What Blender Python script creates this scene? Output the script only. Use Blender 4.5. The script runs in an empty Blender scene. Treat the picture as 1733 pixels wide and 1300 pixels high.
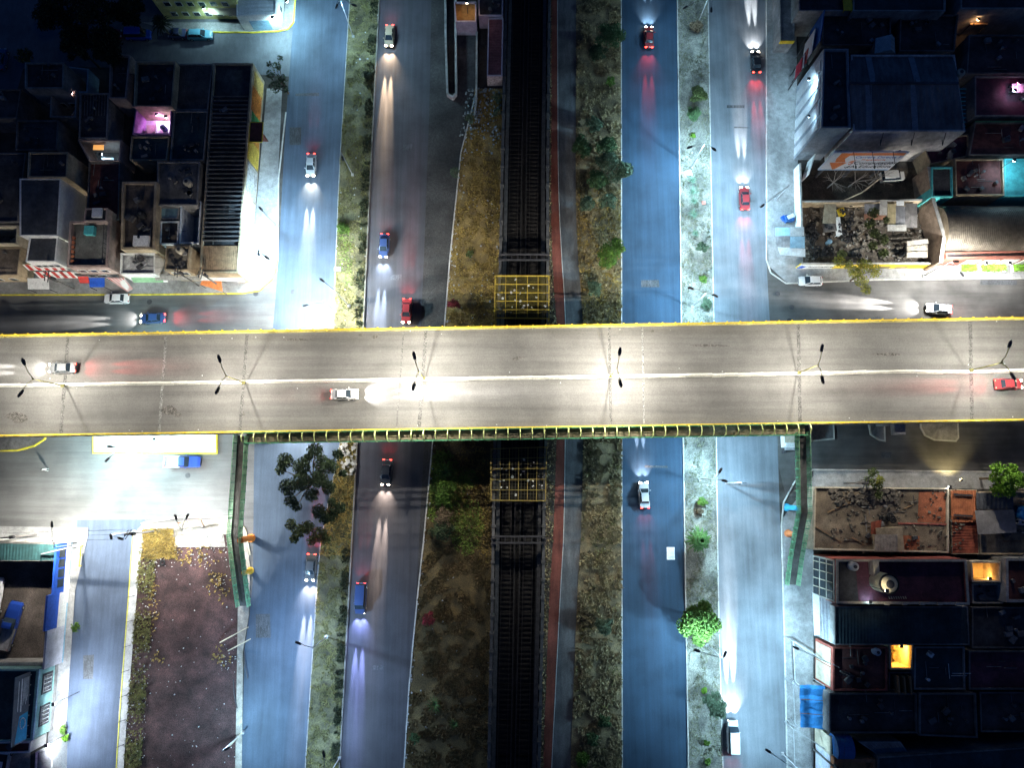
import bpy, math, random
from mathutils import Vector, Matrix
S = bpy.context.scene
COL = S.collection
R = math.radians
# ------------------------------------------------------------------ camera
F = 1155.0; H = 115.0; TH = R(8.6)
cd = bpy.data.cameras.new('camera'); cam = bpy.data.objects.new('camera', cd); COL.objects.link(cam)
cam.location = (0, 0, H); cam.rotation_euler = (TH, 0, 0)
cd.sensor_width = 36; cd.lens = 36*F/1733; cd.clip_end = 2000; cd.clip_start = 1
S.camera = cam
# ------------------------------------------------------------------ world, moon, exposure
w = bpy.data.worlds.new('World'); S.world = w; w.use_nodes = True
nt = w.node_tree; bg = nt.nodes['Background']
sky = nt.nodes.new('ShaderNodeTexSky'); sky.sky_type = 'NISHITA'; sky.sun_disc = False
sky.sun_elevation = R(2); sky.sun_rotation = R(250); sky.ozone_density = 6
tint = nt.nodes.new('ShaderNodeMix'); tint.data_type = 'RGBA'; tint.blend_type = 'MULTIPLY'
tint.inputs[0].default_value = 1; tint.inputs[7].default_value = (0.86, 0.93, 1.02, 1)
nt.links.new(sky.outputs[0], tint.inputs[6]); nt.links.new(tint.outputs[2], bg.inputs[0])
bg.inputs[1].default_value = 0.055
sd = bpy.data.lights.new('moon', 'SUN'); sd.energy = 0.02; sd.angle = R(4); sd.color = (0.75, 0.87, 1)
so = bpy.data.objects.new('moon', sd); so.rotation_euler = (R(40), 0, R(60)); COL.objects.link(so)
S.view_settings.view_transform = 'Standard'; S.view_settings.look = 'None'
S.view_settings.exposure = 1.0; S.view_settings.gamma = 1
S.render.engine = 'CYCLES'
S.cycles.use_denoising = True
S.cycles.max_bounces = 4; S.cycles.diffuse_bounces = 2; S.cycles.glossy_bounces = 2; S.cycles.transparent_max_bounces = 6
S.cycles.sample_clamp_indirect = 4
# ------------------------------------------------------------------ helpers
def G(u, v, z=0.0):
    dx = (u-866.5)/F; dy = -(v-650)/F
    y = dy*math.cos(TH)+math.sin(TH); zz = dy*math.sin(TH)-math.cos(TH)
    t = (z-H)/zz
    return Vector((dx*t, y*t, z))
def PX(p, z=0.0): return [G(u, v, z) for u, v in p]
class MB:
    def __init__(s): s.v = []; s.f = []
    def add(s, vs, fs):
        b = len(s.v); s.v += [tuple(x) for x in vs]; s.f += [tuple(i+b for i in q) for q in fs]; return s
    def box(s, c, d, rz=0, rx=0, ry=0):
        m = Matrix.Rotation(rz, 3, 'Z') @ Matrix.Rotation(ry, 3, 'Y') @ Matrix.Rotation(rx, 3, 'X'); c = Vector(c)
        vs = [c + m @ Vector((x*d[0]/2, y*d[1]/2, z*d[2]/2)) for x in (-1, 1) for y in (-1, 1) for z in (-1, 1)]
        return s.add(vs, [(0,1,3,2),(4,6,7,5),(0,4,5,1),(2,3,7,6),(0,2,6,4),(1,5,7,3)])
    def prism(s, p, z0, z1, bottom=True):
        p = ccw(p); n = len(p)
        vs = [(q[0], q[1], z0) for q in p]+[(q[0], q[1], z1) for q in p]
        fs = [tuple(range(n, 2*n))]+[(i, (i+1) % n, n+(i+1) % n, n+i) for i in range(n)]
        if bottom: fs.append(tuple(range(n-1, -1, -1)))
        return s.add(vs, fs)
    def sheet(s, p, z):
        p = ccw(p); return s.add([(q[0], q[1], z) for q in p], [tuple(range(len(p)))])
    def ring(s, p, t, z0, z1, zi):
        p = ccw(p); q = inset(p, t); n = len(p)
        vs = [(a[0],a[1],z0) for a in p]+[(a[0],a[1],z1) for a in p]+[(a[0],a[1],z1) for a in q]+[(a[0],a[1],zi) for a in q]
        fs = []
        for i in range(n):
            j = (i+1) % n
            fs += [(i,j,n+j,n+i),(n+i,n+j,2*n+j,2*n+i),(2*n+i,2*n+j,3*n+j,3*n+i)]
        return s.add(vs, fs)
    def quad(s, a, b, c, d): return s.add([a, b, c, d], [(0,1,2,3)])
    def bar(s, a, b, w=.1, h=None):
        a = Vector(a); b = Vector(b); h = h or w; d = (b-a); L = d.length
        if L < 1e-5: return s
        d.normalize(); up = Vector((0,0,1)) if abs(d.z) < .95 else Vector((1,0,0))
        sd_ = d.cross(up).normalized(); up = sd_.cross(d)
        vs = [p+sd_*x*w/2+up*y*h/2 for p in (a, b) for x, y in ((-1,-1),(1,-1),(1,1),(-1,1))]
        return s.add(vs, [(0,1,2,3),(7,6,5,4),(0,4,5,1),(1,5,6,2),(2,6,7,3),(3,7,4,0)])
    def tube(s, pts, r, n=7, cap=True):
        pts = [Vector(p) for p in pts]; rs = r if isinstance(r, (list, tuple)) else [r]*len(pts)
        vs = []; fs = []
        for k, p in enumerate(pts):
            d = (pts[min(k+1, len(pts)-1)]-pts[max(k-1, 0)]).normalized()
            up = Vector((0,0,1)) if abs(d.z) < .9 else Vector((1,0,0))
            a = d.cross(up).normalized(); b = a.cross(d)
            vs += [p+(a*math.cos(2*math.pi*i/n)+b*math.sin(2*math.pi*i/n))*rs[k] for i in range(n)]
        for k in range(len(pts)-1):
            fs += [(k*n+i, k*n+(i+1) % n, (k+1)*n+(i+1) % n, (k+1)*n+i) for i in range(n)]
        if cap: fs += [tuple(range(n-1, -1, -1)), tuple(range((len(pts)-1)*n, len(pts)*n))]
        return s.add(vs, fs)
    def lathe(s, c, prof, n=14):
        vs = []; fs = []; c = Vector(c)
        for r_, z in prof: vs += [c+Vector((r_*math.cos(2*math.pi*i/n), r_*math.sin(2*math.pi*i/n), z)) for i in range(n)]
        for k in range(len(prof)-1):
            fs += [(k*n+i, k*n+(i+1) % n, (k+1)*n+(i+1) % n, (k+1)*n+i) for i in range(n)]
        return s.add(vs, fs)
    def torus(s, c, r, t, n=14, k=7, tilt=0, az=0):
        m = Matrix.Rotation(az, 3, 'Z') @ Matrix.Rotation(tilt, 3, 'X'); c = Vector(c); vs = []; fs = []
        for i in range(n):
            a = 2*math.pi*i/n
            for j in range(k):
                b = 2*math.pi*j/k; q = r+t*math.cos(b)
                vs.append(c+m @ Vector((q*math.cos(a), q*math.sin(a), t*math.sin(b))))
        for i in range(n):
            for j in range(k): fs.append((i*k+j, ((i+1) % n)*k+j, ((i+1) % n)*k+(j+1) % k, i*k+(j+1) % k))
        return s.add(vs, fs)
    def corr(s, a, b, c, d, pitch=.3, amp=.04):
        """corrugated sheet on quad a-b-c-d; ridges run from edge a-b to edge d-c"""
        a, b, c, d = map(Vector, (a, b, c, d)); n = max(4, int((b-a).length/pitch)*2); up = Vector((0,0,1)); vs = []; fs = []
        nn = (b-a).cross(d-a).normalized()
        if nn.z < 0: nn = -nn
        for i in range(n+1):
            o = nn*(amp if i % 2 else 0)
            vs += [a.lerp(b, i/n)+o, d.lerp(c, i/n)+o]
        fs = [(2*i, 2*i+2, 2*i+3, 2*i+1) for i in range(n)]
        return s.add(vs, fs)
    def build(s, name, m, parent=None, smooth=False, shift=True):
        me = bpy.data.meshes.new(name)
        off = parent_off(parent) if (parent is not None and shift) else Vector((0,0,0))
        me.from_pydata([Vector(x)-off for x in s.v], [], s.f); me.update()
        o = bpy.data.objects.new(name, me); COL.objects.link(o)
        if m is not None: me.materials.append(m)
        if smooth: me.polygons.foreach_set('use_smooth', [True]*len(me.polygons))
        if parent is not None: o.parent = parent
        return o
def parent_off(p):
    o = Vector((0,0,0))
    while p is not None: o = o+p.location; p = p.parent
    return o
def ccw(p):
    a = sum(p[i][0]*p[(i+1) % len(p)][1]-p[(i+1) % len(p)][0]*p[i][1] for i in range(len(p)))
    return list(p) if a > 0 else list(reversed(p))
def inset(p, t):
    n = len(p); out = []
    for i in range(n):
        a, b, c = (Vector(p[k][:2]) for k in ((i-1) % n, i, (i+1) % n))
        d1 = (b-a).normalized(); d2 = (c-b).normalized()
        n1 = Vector((-d1.y, d1.x)); n2 = Vector((-d2.y, d2.x)); m = n1+n2
        m = m/max(.3, m.dot(m))*2 if m.length > 1e-6 else n1
        q = b+m*t*1.0; out.append((q.x, q.y))
    return out
def tag(o, label=None, cat=None, group=None, kind=None):
    if label: o['label'] = label
    if cat: o['category'] = cat
    if group: o['group'] = group
    if kind: o['kind'] = kind
    return o
def thing(name, label, cat, loc, rz=0, group=None):
    o = bpy.data.objects.new(name, None); COL.objects.link(o); o.location = loc; o.rotation_euler = (0,0,rz)
    o.empty_display_size = .2
    return tag(o, label, cat, group)
def struct(o): o['kind'] = 'structure'; return o
def dup(o, loc, rz=None, label=None, scale=None):
    r = o.copy(); COL.objects.link(r); r.location = loc
    if rz is not None: r.rotation_euler = (0,0,rz)
    if scale: r.scale = (scale,)*3
    if label: r['label'] = label
    for c in list(o.children):
        d = c.copy(); COL.objects.link(d); d.parent = r
        for g in list(c.children):
            e = g.copy(); COL.objects.link(e); e.parent = d
    return r
# ------------------------------------------------------------------ materials
MATS = {}
def M(name, c, rough=.85, var=.25, scale=1.2, stretch=(1,1,1), c2=None, bump=.15, metal=0, patch=0, fine=.12, spec=.3, c3=None):
    if name in MATS: return MATS[name]
    m = bpy.data.materials.new(name); m.use_nodes = True; t = m.node_tree; b = t.nodes['Principled BSDF']
    b.inputs['Roughness'].default_value = rough; b.inputs['Metallic'].default_value = metal
    b.inputs['Specular IOR Level'].default_value = spec
    tc = t.nodes.new('ShaderNodeTexCoord'); mp = t.nodes.new('ShaderNodeMapping'); mp.inputs['Scale'].default_value = stretch
    t.links.new(tc.outputs['Object'], mp.inputs[0])
    n1 = t.nodes.new('ShaderNodeTexNoise'); n1.inputs['Scale'].default_value = scale; n1.inputs['Detail'].default_value = 6; n1.inputs['Roughness'].default_value = .65
    t.links.new(mp.outputs[0], n1.inputs[0])
    r = t.nodes.new('ShaderNodeValToRGB'); e = r.color_ramp.elements
    lo = c2 or tuple(x*(1-var) for x in c); hi = c if c2 else tuple(min(.9, x*(1+var)) for x in c)
    e[0].position = .32; e[0].color = (*lo, 1); e[1].position = .68; e[1].color = (*hi, 1)
    if c3: k = e.new(.5); k.color = (*c3, 1)
    t.links.new(n1.outputs[0], r.inputs[0]); outc = r.outputs[0]
    def mul(colsock, facsock, lo_, hi_, p0=.35, p1=.65):
        rr = t.nodes.new('ShaderNodeMapRange'); rr.inputs[1].default_value = p0; rr.inputs[2].default_value = p1
        rr.inputs[3].default_value = lo_; rr.inputs[4].default_value = hi_; t.links.new(facsock, rr.inputs[0])
        x = t.nodes.new('ShaderNodeMix'); x.data_type = 'RGBA'; x.blend_type = 'MULTIPLY'; x.inputs[0].default_value = 1
        t.links.new(colsock, x.inputs[6]); t.links.new(rr.outputs[0], x.inputs[7]); return x.outputs[2]
    if fine:
        n2 = t.nodes.new('ShaderNodeTexNoise'); n2.inputs['Scale'].default_value = 9; n2.inputs['Detail'].default_value = 3
        t.links.new(tc.outputs['Object'], n2.inputs[0]); outc = mul(outc, n2.outputs[0], 1-fine*2, 1+fine)
    if patch:
        n3 = t.nodes.new('ShaderNodeTexNoise'); n3.inputs['Scale'].default_value = .22; n3.inputs['Detail'].default_value = 5
        t.links.new(tc.outputs['Object'], n3.inputs[0]); outc = mul(outc, n3.outputs[0], 1-patch, 1+patch*.6)
    t.links.new(outc, b.inputs['Base Color'])
    if bump:
        bp = t.nodes.new('ShaderNodeBump'); bp.inputs['Strength'].default_value = bump; bp.inputs['Distance'].default_value = .05
        t.links.new(n1.outputs[0], bp.inputs['Height']); t.links.new(bp.outputs[0], b.inputs['Normal'])
    MATS[name] = m; return m
def EM(name, c, s):
    if name in MATS: return MATS[name]
    m = bpy.data.materials.new(name); m.use_nodes = True; b = m.node_tree.nodes['Principled BSDF']
    b.inputs['Base Color'].default_value = (*c, 1); b.inputs['Emission Color'].default_value = (*c, 1); b.inputs['Emission Strength'].default_value = s
    MATS[name] = m; return m
def GL(name='glass', c=(.02,.03,.04)):
    if name in MATS: return MATS[name]
    m = M(name, c, rough=.08, var=.1, bump=0, fine=0, spec=.6); return m
CONC = M('concrete', (.34,.33,.31), var=.3, patch=.35)
CONCD = M('dark_concrete', (.16,.15,.145), var=.35, patch=.45)
PAVE = M('pavement_slab', (.30,.30,.30), var=.22, patch=.3)
WHITE = M('white_paint', (.72,.72,.70), var=.12, rough=.7)
CREAM = M('cream_plaster', (.55,.48,.36), var=.2, patch=.25)
SAND = M('sand_plaster', (.42,.33,.22), var=.25, patch=.35)
PINKP = M('pink_plaster', (.38,.29,.26), var=.25, patch=.3)
GREYP = M('grey_plaster', (.27,.26,.25), var=.3, patch=.4)
YEL = M('yellow_paint', (.72,.52,.04), var=.2, rough=.6)
YELG = M('yellow_green_paint', (.52,.50,.08), var=.2, rough=.6)
GRN = M('green_paint', (.05,.20,.10), var=.3, rough=.55)
GRNL = M('pale_green_paint', (.22,.42,.24), var=.25, rough=.55)
STEEL = M('galvanised_steel', (.42,.43,.44), rough=.5, metal=.4, var=.15)
DSTEEL = M('dark_steel', (.05,.05,.055), rough=.6, var=.3)
RUST = M('rusty_steel', (.22,.09,.04), rough=.8, var=.45, c2=(.10,.045,.025))
ROOF_B = M('bitumen_roof', (.055,.055,.06), var=.35, patch=.5)
ROOF_BR = M('brown_roof', (.15,.12,.095), var=.35, patch=.5)
ROOF_T = M('teal_roof', (.035,.06,.07), var=.3, patch=.4)
ROOF_R = M('red_roof', (.13,.045,.04), var=.35, patch=.5)
ROOF_P = M('purple_roof', (.10,.035,.055), var=.3, patch=.4)
SHEET = M('sheet_metal', (.26,.26,.27), rough=.55, metal=.3, var=.3, patch=.35)
SHEETD = M('dark_sheet', (.085,.09,.10), rough=.6, metal=.2, var=.3, patch=.4)
SHEETR = M('red_sheet', (.30,.075,.04), rough=.65, var=.35, patch=.4)
BRICK = M('red_wall', (.36,.10,.075), var=.3, patch=.3)
BLUE = M('blue_paint', (.02,.09,.48), var=.2, rough=.5)
BLUEL = M('pale_blue_paint', (.25,.42,.55), var=.2, rough=.6)
CYAN = M('turquoise_paint', (.10,.50,.50), var=.2, rough=.6)
ORANGE = M('orange_paint', (.65,.20,.03), var=.2, rough=.6)
REDP = M('red_paint', (.50,.05,.04), var=.25, rough=.6)
RUBBER = M('rubber', (.018,.018,.02), rough=.9, var=.3)
WOOD = M('old_wood', (.24,.15,.08), var=.4, stretch=(1,6,1))
GLASS = GL()
BALLAST = M('ballast', (.022,.020,.019), var=.55, scale=6, bump=.6, fine=.3, patch=.5)
RAIL = M('rail_steel', (.05,.045,.043), rough=.55, metal=.5, var=.3)
DIRT = M('dirt', (.17,.13,.09), var=.4, scale=.7, patch=.5, c2=(.075,.06,.05), fine=.25)
VP = 4900.; LP = 4700.; PP = 2.0; HP = 6500.   # lamp powers (W)
# ------------------------------------------------------------------ the setting: ground, roads, strips
def road_mat(name, c, stretch, patch=.2, var=.17):
    return M(name, c, rough=.75, var=var, scale=1.3, stretch=stretch, patch=patch, fine=.10, bump=.08)
ASPH_NS = road_mat('asphalt_main', (.062,.062,.072), (1,.035,1))
ASPH_SV = road_mat('asphalt_service', (.066,.092,.132), (1,.05,1))  # bluish base colour carries part of the cool lamp light
ASPH_EW = road_mat('asphalt_side_street', (.125,.125,.125), (.05,1,1))
ASPH_LAMPBLUE = road_mat('asphalt_lamp_blue', (.030,.064,.110), (1,.03,1))  # blue cast of the cool lamps is put into this asphalt colour
DECKM = road_mat('viaduct_asphalt', (.125,.122,.116), (.02,.55,1), .15, .24)
g = MB(); g.sheet([(-900,-900),(900,-900),(900,900),(-900,900)], -.012); struct(g.build('ground', M('ground_dirt', (.07,.065,.06), var=.4, scale=.4, patch=.4)))
def ip(pts, v):
    for (v0, u0), (v1, u1) in zip(pts, pts[1:]):
        if v <= v1 or (v1, u1) == pts[-1]: return u0+(u1-u0)*(v-v0)/(v1-v0)
VS = list(range(-160, 1461, 60))
def strip_poly(L, Rr, v0=-160, v1=1460):
    vs = sorted(set([v for v in VS if v0 < v < v1]+[v0, v1]))
    return [(ip(L, v), v) for v in vs], [(ip(Rr, v), v) for v in vs]
def strip(name, L, Rr, m, z, v0=-160, v1=1460, kerb=False):
    a, b = strip_poly(L, Rr, v0, v1); mb = MB()
    for i in range(len(a)-1):
        q = PX([a[i], b[i], b[i+1], a[i+1]])
        mb.add([(p.x, p.y, z) for p in q], [(0,3,2,1)])
        if kerb:
            for s_ in ((0,3),(2,1)):
                p, r_ = q[s_[0]], q[s_[1]]
                mb.add([(p.x,p.y,0),(r_.x,r_.y,0),(r_.x,r_.y,z),(p.x,p.y,z)], [(0,1,2,3)])
    return struct(mb.build(name, m))
# boundaries as (v, u)
E_WS = [(-160,600),(0,592),(100,586),(300,574),(557,564),(745,578),(850,556),(930,541),(1020,535),(1300,517),(1460,508)]   # service road / west strip
E_W1 = [(-160,651),(0,642),(300,627),(557,615),(745,605),(1020,590),(1300,575),(1460,567)]                                 # west strip / main road
E_W2 = [(-160,735),(0,730),(180,727),(450,717),(557,712),(745,718),(1020,704),(1300,682),(1460,670)]                       # main road / shoulder
E_W3 = [(-160,755),(0,752),(156,806),(260,780),(356,770),(431,762),(519,755),(557,752),(750,732),(907,718),(1016,706),(1169,692),(1300,684),(1460,672)]
E_T0 = [(-160,858),(0,855),(300,848),(460,845),(557,841),(745,836),(850,834),(1000,832),(1300,826),(1460,822)]             # track wall west
E_T1 = [(-160,933),(0,931),(300,928),(460,928),(557,928),(745,925),(850,922),(1000,920),(1300,913),(1460,909)]             # track wall east
E_R0 = [(-160,933.5),(0,933),(300,932.5),(400,933),(450,935),(520,940),(557,943),(745,942),(900,937),(1000,930),(1300,919),(1460,913)]
E_R1 = [(-160,943),(0,943),(300,944),(400,948),(450,951),(520,956),(557,957),(745,956),(900,954),(1000,948),(1300,933),(1460,927)]
E_P1 = [(-160,975),(0,975),(300,974),(400,976),(450,979),(530,986),(557,987),(745,987),(900,984),(1000,977),(1300,965),(1460,960)]
E_M0 = [(-160,1051),(1460,1053)]
E_M1 = [(-160,1144),(0,1146),(300,1150),(557,1153),(745,1156),(1000,1160),(1300,1165),(1460,1168)]
E_S0 = [(-160,1196),(0,1198),(300,1203),(557,1208),(745,1212),(1000,1215),(1300,1223),(1460,1228)]
E_S1 = [(-160,1296),(0,1297),(450,1297),(745,1316),(1300,1332),(1460,1337)]
E_V0 = [(-160,505),(0,499),(200,484),(460,470),(557,462),(745,430),(1000,428),(1100,414),(1300,409),(1460,405)]
def off(E, d): return [(v, u+d) for v, u in E]
strip('service_road', E_V0, E_WS, ASPH_SV, .006)
strip('main_road', E_W1, E_W2, ASPH_NS, .006)
strip('gravel_shoulder', E_W2, E_W3, M('gravel_shoulder', (.075,.073,.072), var=.45, scale=2.2, patch=.4, fine=.3, c2=(.045,.044,.043)), .010)
strip('main_road', E_M0, E_M1, ASPH_LAMPBLUE, .006)
strip('service_road', E_S0, E_S1, road_mat('asphalt_service_pale', (.16,.178,.20), (1,.05,1)), .006)
strip('cycle_path', E_R0, E_R1, M('red_cycle_path', (.22,.068,.048), var=.25, patch=.35, stretch=(1,.1,1)), .06)
strip('footpath', off(E_R1, 1), E_P1, M('footpath_concrete', (.115,.12,.125), var=.25, patch=.35, stretch=(1,.2,1)), .06)
# side streets
def flat(name, px, m, z=.004):
    mb = MB(); mb.sheet(PX(px), z); return struct(mb.build(name, m))
flat('side_street', [(-400,430),(470,430),(575,560),(590,760),(470,960),(430,1020),(-400,1010)], ASPH_EW, .002)
flat('side_street', [(1290,360),(2100,440),(2100,840),(1330,840),(1295,700)], M('asphalt_side_dark', (.105,.10,.095), rough=.75, var=.17, scale=1.3, stretch=(.05,1,1), patch=.35, fine=.1, bump=.08), .002)
flat('side_street', [(130,880),(245,880),(200,1300),(185,1460),(80,1460),(105,1300)], road_mat('asphalt_lane', (.075,.10,.15), (1,.08,1)), .0085)
flat('side_street', [(-400,-60),(510,-160),(505,130),(350,120),(60,110),(-400,250)], road_mat('asphalt_plaza', (.12,.13,.15), (1,.4,1)), .002)
flat('side_street', [(-300,95),(45,95),(30,150),(-300,190)], ASPH_SV, .0085)
# asphalt repair patches, oil and tyre marks on roads
def marks():
    rr = random.Random(7); mb = MB()
    for (u, v, du, dv) in [(1470,545,40,16),(1500,770,18,10),(500,230,20,30),(520,160,40,4),(670,470,20,8),(690,250,16,10),(1100,480,30,12),(1250,620,20,14),(1110,790,38,4),(1245,180,30,5),(1255,215,26,3),(640,1130,20,8),(150,1130,18,40),(445,1060,24,40),(1270,560,24,30),(1690,478,62,8)]:
        mb.sheet(PX([(u-du/2,v-dv/2),(u+du/2,v-dv/2+rr.uniform(-2,2)),(u+du/2+rr.uniform(-2,2),v+dv/2),(u-du/2,v+dv/2)]), .0125)
    struct(mb.build('road_patch', M('asphalt_repair', (.088,.094,.104), var=.35, stretch=(3,.6,1), fine=.3, patch=.4)))
    mb = MB()
    for (u, v) in [(496,494),(318,805),(1186,498),(1340,520),(1336,543),(433,497),(253,511),(1316,497)]:
        c = G(u, v); mb.lathe((c.x,c.y,.0165), [(0,0),(.42,0),(.45,-.004)], 16)
    struct(mb.build('manhole_cover', DSTEEL))
marks()
KERB = M('kerb_stone', (.5,.49,.46), var=.25); KERBY = M('yellow_kerb', (.70,.58,.05), var=.3)
def kerb_line(px, m=KERB, w=.18, z=.16, name='kerb'):
    mb = MB(); p = PX(px)
    for a, b in zip(p, p[1:]):
        mb.bar((a.x,a.y,z/2), (b.x,b.y,z/2), w, z)
    return struct(mb.build(name, m))
def edge(E, v0, v1, d=0): 
    return [(ip(E, v)+d, v) for v in sorted(set([v0, v1]+[x for x in VS if v0 < x < v1]))]
# ------------------------------------------------------------------ planted strips
DRY = M('dry_soil', (.36,.26,.09), var=.4, c2=(.14,.10,.05), scale=.8, patch=.4, fine=.3)
OLIVE = M('olive_soil', (.17,.155,.075), var=.4, c2=(.075,.07,.045), scale=.7, patch=.5, fine=.3)
PALE = M('pale_soil', (.38,.37,.31), var=.4, c2=(.15,.155,.14), scale=.55, patch=.45, fine=.3)
DARKF = M('dark_field_soil', (.19,.135,.055), var=.4, c2=(.08,.062,.03), scale=.6, patch=.4, fine=.3)
strip('verge', E_WS, E_W1, OLIVE, .15, -160, 1460, True)
strip('verge', E_W3, E_T0, DRY, .13, 150, 640, True)
strip('verge', E_W3, E_T0, DARKF, .13, 640, 1460, True)
strip('verge', E_P1, E_M0, M('thicket_soil', (.30,.23,.12), var=.4, c2=(.10,.085,.055), scale=.7, patch=.5, fine=.3), .13, -160, 1460, True)
strip('verge', E_T1, E_R0, DIRT, .05, -160, 1460, True)
strip('verge', E_M1, E_S0, PALE, .15, -160, 1460, True)
for E, d in ((E_M0, 0), (E_M1, 0), (E_S0, 0)): kerb_line(edge(E, -160, 1460, d), z=.19)
kerb_line(edge(E_W3, 156, 1460), w=.22, z=.2)
kerb_line(edge(E_R1, -160, 1460, .5), M('pale_kerb', (.5,.5,.48), var=.2), .12, .1)
kerb_line(edge(E_W1, -160, 1460, 0), M('dirty_kerb', (.2,.19,.17), var=.3), .2, .3)
kerb_line(edge(E_WS, -160, 1460, 0), M('grey_kerb', (.28,.28,.28), var=.3), .15, .18)
# ------------------------------------------------------------------ grass tufts (uncountable)
def gmat(name, a, b, sc=.5):
    return M(name, a, var=.4, c2=b, scale=sc, fine=.35, bump=0, rough=.9)
G_DRY = gmat('dry_grass', (.46,.33,.09), (.17,.12,.04))
G_STRAW = gmat('straw_grass', (.50,.41,.22), (.13,.11,.07), .9)
G_DARK = gmat('brown_grass', (.19,.125,.055), (.07,.06,.025))
G_GREEN = gmat('green_grass', (.26,.36,.06), (.10,.15,.03))
G_OLIVE = gmat('olive_grass', (.24,.22,.08), (.08,.08,.035))
G_PALE = gmat('pale_grass', (.30,.30,.20), (.12,.13,.09))
from mathutils import noise as NZ
def clump(s_, th):
    return lambda u, v, rr: NZ.noise(Vector((u*s_, v*s_*.8, 3.1)))+.5*NZ.noise(Vector((u*s_*2.7, v*s_*2.7, 8)))+rr.uniform(-.12,.12) > th
def tufts(name, L, Rr, v0, v1, n, m, hmin, hmax, seed, keep=None, nb=5, spread=.28):
    rr = random.Random(seed); mb = MB(); vs = []; fs = []
    for _ in range(n):
        v = rr.uniform(v0, v1); a, b = ip(L, v), ip(Rr, v); s_ = rr.uniform(.02, .98); u = a+(b-a)*s_
        if keep and not keep(u, v, rr): continue
        p = G(u, v); h = rr.uniform(hmin, hmax)
        for k in range(nb):
            an = rr.uniform(0, 6.283); l = rr.uniform(.4, 1)*spread*(1+h); hh = h*rr.uniform(.5, 1); wv = .05+.05*rr.random()
            dx, dy = math.cos(an), math.sin(an); i = len(vs)
            vs += [(p.x-dy*wv, p.y+dx*wv, .1), (p.x+dy*wv, p.y-dx*wv, .1), (p.x+dx*l, p.y+dy*l, .13+hh)]
            fs.append((i, i+1, i+2))
    mb.v = vs; mb.f = fs; o = mb.build(name, m); o['kind'] = 'stuff'; return o
def blob(cs):
    def k(u, v, rr):
        d = min(((u-a)/ra)**2+((v-b)/rb)**2 for a, b, ra, rb in cs)
        return d < 1 and rr.random() > d*.7
    return k
tufts('grass', E_W3, E_T0, 165, 640, 6500, G_DRY, .1, .4, 1, clump(.05,-.08))
tufts('grass', E_W3, E_T0, 745, 1440, 15000, G_DARK, .1, .55, 2, clump(.05,-.02))
tufts('grass', E_W3, E_T0, 750, 960, 7500, G_GREEN, .15, .45, 3, blob([(750,830,40,60),(745,800,30,40),(790,890,30,50),(775,810,40,20)]))
tufts('grass', E_W3, E_T0, 745, 960, 3600, G_DRY, .1, .4, 31, blob([(800,830,36,80),(820,880,20,80)]))
tufts('grass', E_P1, E_M0, -150, 640, 15000, G_STRAW, .25, .95, 4, clump(.06,.02))
tufts('grass', E_P1, E_M0, 740, 1450, 15000, G_STRAW, .25, .95, 5, clump(.06,.02))
tufts('grass', E_P1, E_M0, 740, 1450, 1800, G_OLIVE, .2, .7, 51, lambda u, v, r_: math.sin(u*.11+v*.023)+math.sin(v*.05) > .3)
tufts('grass', E_P1, E_M0, 320, 640, 1700, G_DRY, .2, .7, 6)
tufts('grass', E_WS, E_W1, -150, 640, 8000, G_OLIVE, .08, .35, 7, clump(.07,.0))
tufts('grass', E_WS, E_W1, 350, 640, 1500, G_GREEN, .1, .35, 71, blob([(578,388,16,22),(585,420,14,40),(590,460,10,30)]))
tufts('grass', E_WS, E_W1, 750, 1450, 8000, G_OLIVE, .08, .35, 8, clump(.07,.0))
tufts('grass', E_WS, E_W1, 740, 940, 1600, G_DRY, .1, .4, 81)
tufts('grass', off(E_W1,-14), off(E_W1,-1), -150, 640, 1700, gmat('dark_weeds', (.045,.06,.025), (.02,.025,.015)), .3, .8, 82, lambda u, v, r_: math.sin(v*.3)+math.sin(v*.11) > -.3)
tufts('grass', off(E_W1,-14), off(E_W1,-1), 930, 1450, 1500, MATS['dark_weeds'], .3, .8, 83, lambda u, v, r_: math.sin(v*.3)+math.sin(v*.11) > -.2)
tufts('grass', E_M1, E_S0, -150, 640, 3600, G_PALE, .08, .35, 9, lambda u, v, r_: math.sin(u*.2+v*.03)+math.sin(v*.071) > -.5)
tufts('grass', E_M1, E_S0, 745, 1450, 3600, G_PALE, .08, .35, 10, lambda u, v, r_: math.sin(u*.2+v*.03)+math.sin(v*.071) > -.5)
tufts('grass', E_T1, E_R0, -150, 1450, 1500, G_STRAW, .1, .5, 11)
def stones(name, L, Rr, v0, v1, n, m, smin, smax, seed, keep=None, z=.15):
    rr = random.Random(seed); mb = MB()
    for _ in range(n):
        v = rr.uniform(v0, v1); a, b = ip(L, v), ip(Rr, v); u = a+(b-a)*rr.random()
        if keep and not keep(u, v, rr): continue
        p = G(u, v); s_ = rr.uniform(smin, smax)
        mb.box((p.x, p.y, z+s_*.2), (s_, s_*rr.uniform(.5, 1), s_*.5), rr.random()*3, rr.uniform(-.4,.4), rr.uniform(-.4,.4))
    o = mb.build(name, m); o['kind'] = 'stuff'; return o
LIT = M('litter_white', (.45,.45,.44), var=.3, scale=3, c2=(.25,.28,.3))
stones('litter', E_W3, E_T0, 330, 555, 60, LIT, .1, .3, 21)
stones('litter', E_W3, off(E_W3,12), 170, 640, 110, LIT, .08, .3, 22)
stones('litter', E_W3, off(E_W3,5), 740, 1400, 70, LIT, .08, .3, 23)
stones('litter', E_W3, E_T0, 760, 1300, 36, LIT, .08, .28, 24)
stones('litter', E_M1, E_S0, 240, 640, 30, LIT, .1, .35, 25)
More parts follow.
